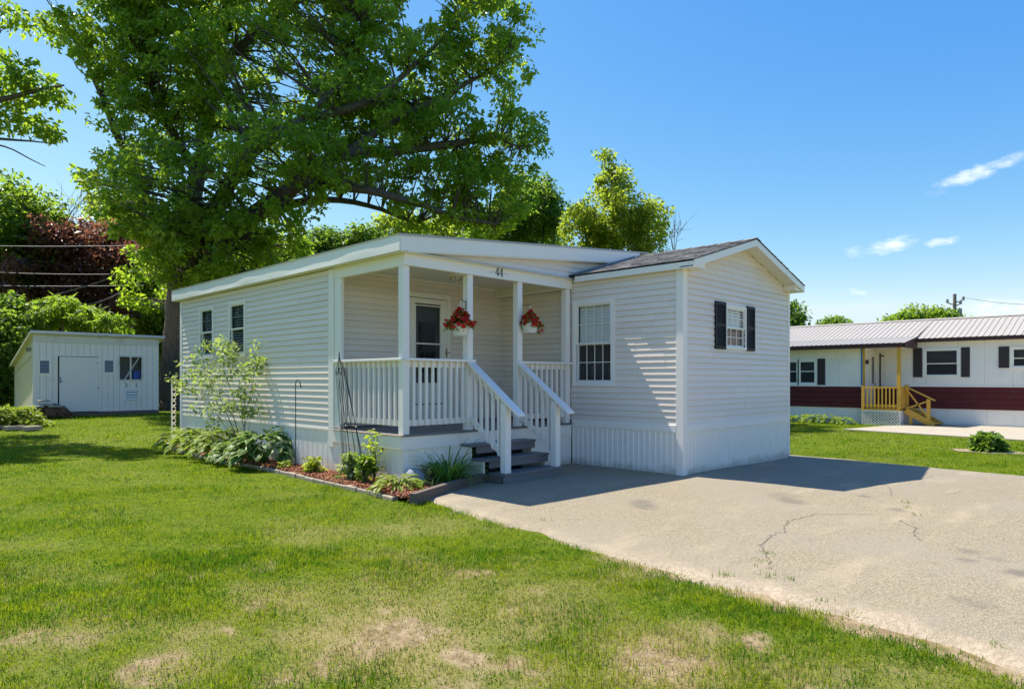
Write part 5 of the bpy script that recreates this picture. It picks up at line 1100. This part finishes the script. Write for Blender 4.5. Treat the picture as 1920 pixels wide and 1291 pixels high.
# hosta and other leafy plants: one leaf object per blade
def hosta_leaf_mesh(name, ll, lw, m, seed):
    r = np.random.RandomState(seed); ns_, nw = 5, 4; v = []; rim = []; tn = []
    for i in range(ns_ + 1):
        t = i / ns_; w_ = lw * .5 * (math.sin(math.pi * min(1, t * .93 + .07)) ** .75) * (1.15 - .35 * t) + .0008
        for j in range(nw + 1):
            s_ = (j / nw) * 2 - 1
            v.append((t * ll, s_ * w_, .05 * ll * math.sin(math.pi * t) * 1.2 - .32 * ll * t * t + abs(s_) * w_ * .28 + r.normal() * .004 + .012 * math.sin(t * 9 + s_ * 5) * abs(s_))); rim.append(abs(s_)); tn.append(.5)
    f = [(i * (nw + 1) + j, (i + 1) * (nw + 1) + j, (i + 1) * (nw + 1) + j + 1, i * (nw + 1) + j + 1) for i in range(ns_) for j in range(nw)]
    me = bpy.data.meshes.new(name); me.from_pydata(v, [], f); me.materials.append(m)
    for an, av in (('rim', rim), ('tint', [r.rand()] * len(v))): me.attributes.new(an, 'FLOAT', 'POINT').data.foreach_set('value', np.array(av, dtype=np.float32))
    me.polygons.foreach_set('use_smooth', [True] * len(f)); me.update(); return me
HL = {k: [hosta_leaf_mesh('leaf', ll, lw, m, 10 * i + s_) for s_ in range(4)] for i, (k, ll, lw, m) in enumerate((('var', .25, .16, HOSTAV), ('yel', .25, .13, HOSTAY), ('lime', .26, .06, LIME), ('neigh', .26, .15, HOSTAY), ('bush', .24, .14, DARKLEAF)))}
def rosette(name, label, cat, loc, kind, n, rad, h, seed, group=None, scale=1.0, flat=0.0):
    t0 = thing(name, label, cat, loc, group); r = random.Random(seed)
    for i in range(n):
        q = math.sqrt((i + .5) / n); a = i * 2.399 + r.uniform(-.3, .3); el = (1 - q) * 1.1 + .15 + r.uniform(-.15, .15); el -= flat
        o = bpy.data.objects.new('leaf', r.choice(HL[kind])); COL.objects.link(o); o.parent = t0; ORG[o.name] = ORG[t0.name]
        rr_ = rad * (.12 + .62 * q); zz_ = h * (1 - .62 * q * q) * r.uniform(.85, 1.05) - .06
        o.location = (rr_ * math.cos(a), rr_ * math.sin(a), max(.05, zz_)); s_ = scale * r.uniform(.75, 1.2)
        o.scale = (s_, s_, s_); o.rotation_euler = Euler((r.uniform(-.35, .35), -el * .6 + .25, a + r.uniform(-.3, .3)), 'XYZ')
    st = MB()
    for i in range(10): a = i * .63; st.tube([(loc[0], loc[1], loc[2]), (loc[0] + rad * .3 * math.cos(a), loc[1] + rad * .3 * math.sin(a), loc[2] + h * .6)], [.008, .005], 4)
    obj('stems', st, STRAP, t0); return t0
gH = 'hostas along the house wall'
rosette('hosta', 'yellow green hosta at the far rear corner of the house', 'plant', (-3.95, 9.45, .04), 'yel', 95, .60, .46, 1, gH, .85)
rosette('hosta', 'broad yellow green hosta under the rear wall window', 'plant', (-4.0, 8.45, .04), 'yel', 110, .66, .52, 2, gH, .9)
rosette('hosta', 'yellow green hosta just left of the sapling stem', 'plant', (-4.02, 7.4, .04), 'yel', 110, .64, .54, 3, gH, .9)
rosette('hosta', 'small green and white hosta at the foot of sapling', 'plant', (-4.12, 6.55, .04), 'var', 85, .48, .36, 4, gH, .8)
rosette('hosta', 'large green and white variegated hosta nearest the shepherd hook', 'plant', (-4.0, 5.75, .04), 'var', 150, .66, .62, 5, gH, .92)
rosette('hosta', 'lime yellow hosta with narrow leaves near the porch corner', 'plant', (-3.98, 1.9, .05), 'lime', 90, .34, .22, 6, None, .68)
# sapling
sp_ = np.array([-3.98, 6.55, .04]); rp = np.random.RandomState(4)
sap = thing('sapling', 'slender young tree with pale leaves growing by the house wall', 'tree', sp_)
mb = MB(); tops = []
crown_c = PX(415, 700, -3.98)
for k, (u, v, x_) in enumerate([(400, 650, -3.95), (372, 668, -4.0), (440, 660, -3.95), (470, 690, -3.92), (350, 712, -4.05), (420, 690, -4.15), (480, 668, -3.9), (395, 720, -4.1), (450, 735, -4.1), (360, 690, -3.9), (385, 770, -4.1), (432, 760, -3.95), (465, 775, -4.0), (335, 718, -4.0), (420, 640, -4.0)]):
    q = PX(u, v, x_); st_ = sp_ + np.array([0, 0, .35 + .5 * rp.rand()]) if k > 4 else sp_ + np.array([0, 0, .1])
    mid = st_ * .45 + q * .55 + rp.normal(size=3) * .06 + np.array([0, 0, .12]); mb.tube([st_, st_ * .7 + mid * .3, mid, q], [.011 if k < 3 else .005, .009 if k < 3 else .004, .003, .0018], 5); tops += [q, mid * .35 + q * .65, mid * .6 + q * .4]
    tops += [q + rp.normal(size=3) * .12 for _ in range(3)]
obj('stem', mb, BARKL, sap)
v, f, t = leaves(np.array(tops), np.full(len(tops), .15), 20, .07, .042, 44, up=.5, squash=.8)
arr('foliage', v, f, SAPL, sap, {'tint': t})
def bushy(name, label, loc, rx, h, n, ll, lw, m, seed, nleaf=26, cr=.1, stems=7, group=None, rz=None):
    r = np.random.RandomState(seed); t0 = thing(name, label, 'plant', loc, group); loc = np.array(loc, float); c = []
    mb = MB()
    for i in range(n):
        a = r.rand() * 6.28; q = math.sqrt(r.rand()); zf = r.rand() ** .7; p = loc + np.array([rx * q * math.cos(a) * (1 - .45 * zf), rx * q * math.sin(a) * (1 - .45 * zf), h * zf]); c.append(p)
        if i < stems * 3: mb.tube([loc, (loc + p) / 2 + r.normal(size=3) * .02, p], [.006, .004, .002], 4, cap=False)
    obj('stem', mb, STRAP, t0); v, f, t = leaves(np.array(c), np.full(len(c), cr), nleaf, ll, lw, seed + 1, up=.6); arr('foliage', v, f, m, t0, {'tint': t}); return t0
bushy('flowering_plant', 'low yellow green plant in the mulch beside shepherd hook', (-3.95, 4.18, .05), .15, .22, 22, .06, .03, YELLEAF, 51, cr=.07)
bushy('flowering_plant', 'small yellowish seedling between hosta and shepherd hook', (-4.02, 4.98, .05), .09, .09, 9, .05, .03, LIME, 57, cr=.05)
bushy('flowering_plant', 'pale leafed plant at the foot of the wire trellis', (-3.96, 3.1, .05), .15, .36, 24, .075, .04, SAPL, 52, nleaf=18, cr=.07)
bushy('flowering_plant', 'taller dark leafed plant right of the wire trellis', (-3.98, 2.68, .05), .11, .40, 20, .08, .05, GREENLEAF, 53, nleaf=16, cr=.065)
bushy('flowering_plant', 'thin sprig with airy tips leaning over the deck edge', (-3.86, 2.62, .1), .22, .70, 16, .06, .03, YELLEAF, 54, nleaf=9, cr=.07)
# daylily
def straps(name, label, loc, n, ln, spread, m, seed, w=.009, cat='plant'):
    r = np.random.RandomState(seed); t0 = thing(name, label, cat, loc); V = []; Fc = []; T = []; loc = np.array(loc, float)
    for i in range(n):
        a = r.rand() * 6.28; L_ = ln * r.uniform(.6, 1.15); lean = r.uniform(.55, 1.75); p0 = loc + np.array([math.cos(a), math.sin(a), 0]) * r.rand() * spread; dh = np.array([math.cos(a), math.sin(a), 0]); sd = np.array([-math.sin(a), math.cos(a), 0]); o = len(V); tt = r.rand()
        K = 6
        for k in range(K + 1):
            s_ = k / K; ang = (math.pi / 2 - .12) - lean * s_ * 1.75; 
            if k == 0: p = p0.copy()
            else: p = p + (dh * math.cos(ang) + np.array([0, 0, math.sin(ang)])) * L_ / K
            wd_ = w * (1 - s_ ** 2) + .0008; V += [p - sd * wd_ + np.array([0, 0, .003]), p + sd * wd_ + np.array([0, 0, .003])]; T += [tt, tt]
            if k: Fc.append((o + 2 * k - 2, o + 2 * k - 1, o + 2 * k + 1, o + 2 * k))
    arr('foliage', np.array(V), np.array(Fc), m, t0, {'tint': T}, smooth=True); return t0
straps('daylily', 'grassy green daylily clump arching in front of the porch skirting', (-3.10, 1.93, .05), 190, .72, .22, STRAP, 61, w=.012)
straps('daylily', 'small spiky grass tuft at the porch corner', (-3.75, 1.78, .05), 35, .3, .06, STRAP, 62, w=.006)
# shepherd hook
hk = np.array([-3.95, 4.72, .03]); htop = PX(553, 716, -3.95)
hy = hk[1]
P_ = [hk, (hk[0], hy, 1.40)] + [(hk[0], hy - .075 + .075 * math.cos(a), 1.42 + .075 * math.sin(a)) for a in np.linspace(0, math.pi * .95, 8)] + [(hk[0], hy - .155, 1.40), (hk[0], hy - .17, 1.375), (hk[0], hy - .19, 1.40)]
tag(obj('shepherd_hook', MB().tube(P_, .008, 6), BLACKM), 'black metal shepherd hook standing empty in the mulch', 'plant hook')
# trellis
tr_ = thing('garden_trellis', 'leaning black wire obelisk trellis with curled ornaments in front of the porch', 'trellis', (-3.92, 3.1, .05))
apex = PX(636, 672, -3.86); feet = [PX(u, 868, x_) for u, x_ in ((645, -3.85), (662, -3.80), (688, -3.85), (684, -4.02), (660, -4.05), (648, -4.0))]
for q in feet: q[2] = .10
feet = [np.array(q) for q in feet]; ring0 = [apex + (q - apex) * .10 + np.array([0, (q - np.mean(feet, 0))[1] * .28, -.02]) for q in feet]
for i, q in enumerate(feet):
    obj('rod', MB().tube([apex + np.array([0, 0, .02]), ring0[i], ring0[i] * .5 + q * .5, q], .0045, 5), BLACKM, tr_)
    n2 = (i + 1) % 6
    for s_ in (0.0, .55, .97):
        a = ring0[i] * (1 - s_) + q * s_; c = ring0[n2] * (1 - s_) + feet[n2] * s_
        if s_ != .55: obj('ring', MB().tube([a, c], .004, 4), BLACKM, tr_)
        z = (a + c) / 2; d = c - a
        obj('curl', MB().tube([z + d * .5 * k_ * math.cos(th_) + np.array([0, 0, .055 * math.sin(th_)]) for th_ in np.linspace(0, 5.2, 12) for k_ in (1 - th_ * .12,)], .0035, 4), BLACKM, tr_)
    a = ring0[i] * .5 + ring0[n2] * .5; c = feet[i] * .5 + feet[n2] * .5; obj('rod', MB().tube([a, c], .003, 4), BLACKM, tr_)
obj('finial', MB().tube([apex, apex + np.array([0, 0, .10])], [.014, .006], 6), BLACKM, tr_)
# hanging baskets
fl = []
for s_ in range(3):
    v = [(0, 0, -.012)]; r = np.random.RandomState(s_); n_ = 10
    for k in range(n_): a = 2 * math.pi * k / n_; rr_ = .036 * (1.0 if k % 2 == 0 else .82) * r.uniform(.92, 1.08); v.append((rr_ * math.cos(a), rr_ * math.sin(a), .008 + .006 * r.rand()))
    me = bpy.data.meshes.new('flower'); me.from_pydata(v, [], [(0, 1 + k, 1 + (k + 1) % n_) for k in range(n_)]); me.materials.append(PETAL)
    me.attributes.new('tint', 'FLOAT', 'POINT').data.foreach_set('value', np.array([1.0] + [.25 * s_] * n_, dtype=np.float32)); me.update(); fl.append(me)
def basket(loc, hook, nf, sc, label, seed, trail):
    loc = np.array(loc, float); t0 = thing('hanging_basket', label, 'hanging basket', loc, 'red flower baskets hanging on the porch'); r = random.Random(seed); rn = np.random.RandomState(seed)
    obj('pot', MB().lathe(loc, [(0, -.165 * sc), (.10 * sc, -.165 * sc), (.106 * sc, -.155 * sc), (.142 * sc, -.02 * sc), (.150 * sc, -.018 * sc), (.150 * sc, .0), (.138 * sc, .0), (.13 * sc, -.03 * sc), (0, -.03 * sc)], 22), POT, t0, smooth=False)
    for k in range(3):
        a = k * 2.09 + .5; obj('hanger_strap', MB().tube([loc + np.array([.145 * sc * math.cos(a), .145 * sc * math.sin(a), -.01]), loc * .35 + np.array(hook) * .65 + np.array([.03 * math.cos(a), .03 * math.sin(a), 0]), np.array(hook) + np.array([0, 0, -.02])], .0045, 4), POT, t0)
    obj('hook', MB().tube([np.array(hook) + np.array([0, 0, -.03]), np.array(hook) + np.array([0, 0, .0]), np.array(hook) + np.array([.01, .01, .012])], .006, 5), POT, t0)
    cs = []
    for i in range(nf):
        a = r.uniform(0, 6.28); q = math.sqrt(r.random()); el = 1 - q; 
        p = np.array([.19 * sc * q * math.cos(a), .19 * sc * q * math.sin(a), (.06 + .18 * el ** .8 + r.uniform(-.03, .03)) * sc - .10 * q * q * sc]); cs.append(loc + p * .9)
        o = bpy.data.objects.new('flower', r.choice(fl)); COL.objects.link(o); o.parent = t0; ORG[o.name] = ORG[t0.name]; o.location = tuple(p); d = Vector((p[0] + r.uniform(-.06, .06), p[1] + r.uniform(-.06, .06) - .03, p[2] * .8 + .05)).normalized(); o.rotation_euler = d.to_track_quat('Z', 'Y').to_euler(); s_ = sc * r.uniform(.85, 1.25); o.scale = (s_, s_, s_)
    for (dx, dy, dz) in trail:
        p = np.array([dx, dy, dz]) * sc; cs += [loc + p, loc + p * .85 + np.array([0, 0, .02])]
        for k in range(2): o = bpy.data.objects.new('flower', r.choice(fl)); COL.objects.link(o); o.parent = t0; o.location = tuple(p + rn.normal(size=3) * .02); o.rotation_euler = (1.2 + r.uniform(-.4, .4), 0, r.uniform(-1.5, .5)); o.scale = (.9 * sc,) * 3
    v, f, t = leaves(np.array(cs) - np.array([0, 0, .02]), np.full(len(cs), .05 * sc), 6, .042 * sc, .022 * sc, seed + 3, up=.3); arr('foliage', v, f, GREENLEAF, t0, {'tint': t})
b1 = H1 + np.array([0, 0, -.355]); b2 = H2 + np.array([0, 0, -.29])
basket(b1, H1, 110, 1.0, 'hanging basket of red petunias by the post in front of the door', 21, [(-.20, .10, .03), (-.19, .10, -.05), (.18, -.08, .03)])
basket(b2, H2, 84, .92, 'hanging basket of red petunias nearer the large window, half behind a post', 22, [(.19, -.1, -.06), (.18, -.08, -.14), (.2, -.06, 0.0)])

# ------------------------------------------------------------------ left border bed, stump, neighbour plants
lb = W(25, 812, 19.0); lb[2] = float(gz(lb[0], lb[1]))
bushy('fern_clump', 'bright yellow green leafy clump in stone edged bed at left border', tuple(W(22, 806, 19.3) * np.array([1, 1, 0]) + np.array([0, 0, .1])), .95, .5, 150, .13, .05, LIME, 71, nleaf=34, cr=.16, stems=5)
le = thing('garden_edging', 'flat brown edging stones in front of the leafy clump at left border', 'edging', tuple(W(20, 822, 18.3) * np.array([1, 1, 0]) + np.array([0, 0, .1])))
for k, (u, v, du) in enumerate(((-30, 828, 34), (8, 822, 36), (44, 814, 30))):
    a = W(u, v, 18.4); c = W(u + du, v - 4, 18.4 + .35); zq = float(gz(a[0], a[1])); obj('edging_stone', MB().bar((a[0], a[1], zq + .05), (c[0], c[1], zq + .06), .3, .11), CONC, le)
stp = PY(92, 778, 22.0); stp[2] = float(gz(stp[0], stp[1]))
rk = np.random.RandomState(6); mb = MB(); prof = []
for k in range(26):
    a = rk.rand() * 6.28; p = stp + np.array([math.cos(a) * .1, math.sin(a) * .1, .38]); q = stp + np.array([math.cos(a) * rk.uniform(.4, .75), math.sin(a) * rk.uniform(.3, .5), rk.uniform(-.02, .08)]); mb.tube([p, (p + q) / 2 + np.array([0, 0, .1 * rk.rand()]), q], [.12, .1, .04], 6)
stump = thing('tree_stump', 'rotten brown stump with stacked pavers in front of the shed', 'stump', tuple(stp)); obj('root_mass', mb, mat('rotten_wood', (.12, .065, .04), .95, grain=(.2, .12, .08), gscale=9, bump=.8), stump, smooth=True)
for k, (dx, dz, w_) in enumerate(((-.42, .36, .42), (-.12, .42, .36), (.12, .36, .4), (-.18, .54, .3))): tag(obj('paving_stone', MB().bbox(stp[0] + dx - w_ / 2, stp[0] + dx + w_ / 2, stp[1] - .35, stp[1] + .0 + .02 * k, stp[2] + dz, stp[2] + dz + .06, b=.01), mat('paver_grey', (.34, .33, .31), .9, grain=(.25, .24, .22), gscale=9) if 'paver_grey' not in MATS else MATS['paver_grey']), ['grey slab on the left side of the stump by the shed', 'grey slab lying across middle of the stump by the shed', 'grey slab on the right side of the stump by the shed', 'topmost grey slab on the stump by the shed'][k], 'paving stone', 'slabs stacked on the stump')
for k in range(5):
    a, c = W(326 + k * 2.2, 728, 17.4), W(326 + k * 2.2, 778, 17.4)
lt = thing('lattice_panel', 'white lattice panel sticking out at the rear corner of the house', 'lattice', (-3.6, 10.75, .1))
for s_ in (-1, 1):
    for k in range(9): z0 = .25 + k * .13; obj('slat', MB().bar((-3.775, 10.75 + .005 * s_, z0 + .05 * s_), (-3.69, 10.75 + .005 * s_, z0 - .05 * s_), .008, .018), VINYLW, lt)
obj('frame', B(-3.785, -3.772, 10.73, 10.77, .1, 1.45).box(-3.785, -3.69, 10.73, 10.77, 1.4505, 1.47), VINYLW, lt)
bq = np.array([8.5, -2.52, -.05])
LATER_BUSH = None
ring = MB(); n_ = 18
for k in range(n_):
    a0 = 2 * math.pi * k / n_; a1 = 2 * math.pi * (k + 1) / n_; r0 = .46 + .06 * math.sin(k * 2.1); r1 = .46 + .06 * math.sin((k + 1) * 2.1)
    ring.add([(bq[0], bq[1], -.05), (bq[0] + r0 * math.cos(a0), bq[1] + 1.5 * r0 * math.sin(a0), -.066), (bq[0] + r1 * math.cos(a1), bq[1] + 1.5 * r1 * math.sin(a1), -.066)], [(0, 1, 2)])
obj('mulch', ring, mat('dry_soil', (.34, .26, .17), .95, grain=(.24, .17, .1), gscale=12), kind='structure')
bt = bushy('round_bush', 'round dark green leafy bush in a mulch ring on the far lawn', tuple(bq), .27, .27, 90, .11, .065, DARKLEAF, 31, nleaf=30, cr=.13, stems=6); bt['category'] = 'bush'
gN = 'hostas along the maroon house'
for k in range(8): rosette('hosta', ['light green hosta of the skirting row, closest to the yellow porch', 'second light green hosta from the yellow porch in the skirting row', 'third light green hosta from the yellow porch in the skirting row', 'fourth light green hosta from the yellow porch in the skirting row', 'fifth light green hosta from the yellow porch in the skirting row', 'sixth light green hosta from the yellow porch in the skirting row', 'seventh light green hosta from the yellow porch in the skirting row', 'light green hosta of the skirting row, farthest from the yellow porch'][k], 'plant', (16.0 + .1 * (k % 2), 2.95 + k * .52, -.06), 'neigh', 26, .36, .26 + .05 * (k % 3), 40 + k, gN, .85)

# ------------------------------------------------------------------ grass
def blades(x, y, h, w, seg, seed, lean=.5, tint=None, z=None):
    r = np.random.RandomState(seed); n = len(x); a = r.rand(n) * 6.28; dh = np.stack([np.cos(a), np.sin(a), np.zeros(n)], 1); sd = np.stack([-np.sin(a + r.normal(size=n) * .6), np.cos(a), np.zeros(n)], 1)
    p = np.stack([x, y, (gz(x, y) - .015) if z is None else z], 1); ln = np.abs(r.normal(0, lean, n)).clip(0, 1.2)[:, None]; h = h[:, None]; w = w[:, None]; up_ = np.array([0, 0, 1.0])
    tip = p + dh * h * np.sin(ln) + up_ * h * np.cos(ln)
    if seg == 1: return np.stack([p - sd * w, p + sd * w, tip], 1).reshape(-1, 3), np.arange(n * 3).reshape(n, 3), np.repeat(tint, 3)
    mid = p + dh * h * .5 * np.sin(ln * .45) + up_ * h * .55 * np.cos(ln * .45)
    v = np.stack([p - sd * w, p + sd * w, mid + sd * w * .75, mid - sd * w * .75, tip], 1).reshape(-1, 3); o = np.arange(n)[:, None] * 5
    f = np.concatenate([o + np.array([[0, 1, 2]]), o + np.array([[0, 2, 3]]), o + np.array([[3, 2, 4]])], 0); return v, f, np.repeat(tint, 5)
def on_lawn(x, y):
    k = ~((x > DXL(y) + .02) & (x < DXR(y) - .02) & (y < 2.3))
    k &= ~((x > -3.75) & (x < 4.1) & (y > -.05) & (y < 10.6)); k &= ~in_poly(x, y, pts2)
    k &= ~((x > -4.3) & (x < 0.1) & (y > SY - .1)); k &= ~((x > 16.1) & (y > 1)); k &= ~((x > 17.4)); k &= ~in_poly(x, y, [(13.0, 1.95), (12.5, -.5), (12.2, -2.7), (11.6, -9), (18, -9), (18, 1), (16, 1.3)])
    return k
GV = []; GF = []; GT = []; off = 0
def scatter(d0, d1, dens, hh, ww, seg, seed, half=1.3):
    global off
    r = np.random.RandomState(seed); n = int(dens * half * (d1 * d1 - d0 * d0)); d = np.sqrt(d0 * d0 + r.rand(n) * (d1 * d1 - d0 * d0)); t = (r.rand(n) * 2 - 1) * half
    x = CAM[0] + d * (FW[0] + RT[0] * t); y = CAM[1] + d * (FW[1] + RT[1] * t); k = on_lawn(x, y); x, y, d = x[k], y[k], d[k]
    b_ = bare(x, y); clump = fbm(x, y, 7, 41); k = r.rand(len(x)) > np.clip(b_ * .95 + (clump < .4) * .25, 0, .95); x, y, d, b_, clump = x[k], y[k], d[k], b_[k], clump[k]
    dr_ = dry(x, y); tall = .55 + .9 * sst(fbm(x, y, 1.7, 51), .35, .7) + .35 * (clump - .4)
    edge = np.exp(-((x - DXL(y)) / .25) ** 2) * (y < 1.3); tall = tall + .4 * edge
    h = hh * tall * r.uniform(.5, 1.25, len(x)) * (1 - .45 * b_); w = ww * r.uniform(.7, 1.3, len(x))
    isdry = r.rand(len(x)) < np.clip(dr_ * .62 + b_ * .6 - .25 * edge, 0, .88); t_ = np.where(isdry, r.uniform(.5, 1.0, len(x)), np.clip(.20 + r.normal(0, .09, len(x)) + .9 * (fbm(x, y, 3.2, 61, 5) - .5) + .75 * (fbm(x, y, 13, 67, 2) - .5), 0, .44))
    v, f, tt = blades(x, y, h, w, seg, seed + 1, tint=t_, lean=.95)
    GV.append(v); GF.append(f + off); GT.append(tt); off += len(v)
scatter(1.6, 6.0, 6400, .036, .0024, 3, 1)
scatter(6.0, 9.5, 2900, .036, .0034, 1, 2)
scatter(9.5, 15.0, 1100, .036, .0054, 1, 3)
scatter(15.0, 27.0, 330, .042, .010, 1, 4, half=1.05)
# tufts in the driveway cracks and along the timber
rt = np.random.RandomState(9)
for (u, v, n, hh) in ((1437, 1040, 26, .035), (1427, 1055, 16, .03), (1432, 1068, 10, .03), (1700, 945, 22, .035), (1702, 955, 18, .035), (1716, 968, 16, .035), (1480, 1090, 18, .04), (1440, 1085, 20, .05), (1540, 1130, 14, .04), (1600, 1160, 14, .04), (1020, 978, 12, .05), (1360, 1083, 22, .05), (1870, 1218, 14, .04), (1715, 1003, 8, .02)):
    x0_, y0_ = gp(u, v); x = x0_ + rt.normal(0, .035, n); y = y0_ + rt.normal(0, .035, n)
    v_, f_, t_ = blades(x, y, hh * rt.uniform(.5, 1.3, n), np.full(n, .003), 1, 100 + u, tint=rt.uniform(0, .2, n), lean=.8, z=np.array([drz(a, b_) for a, b_ in zip(x, y)])); GV.append(v_); GF.append(f_ + off); GT.append(t_); off += len(v_)
arr('grass', np.concatenate(GV), np.concatenate(GF), GRASS, attrs={'tint': np.concatenate(GT)}, kind='stuff')
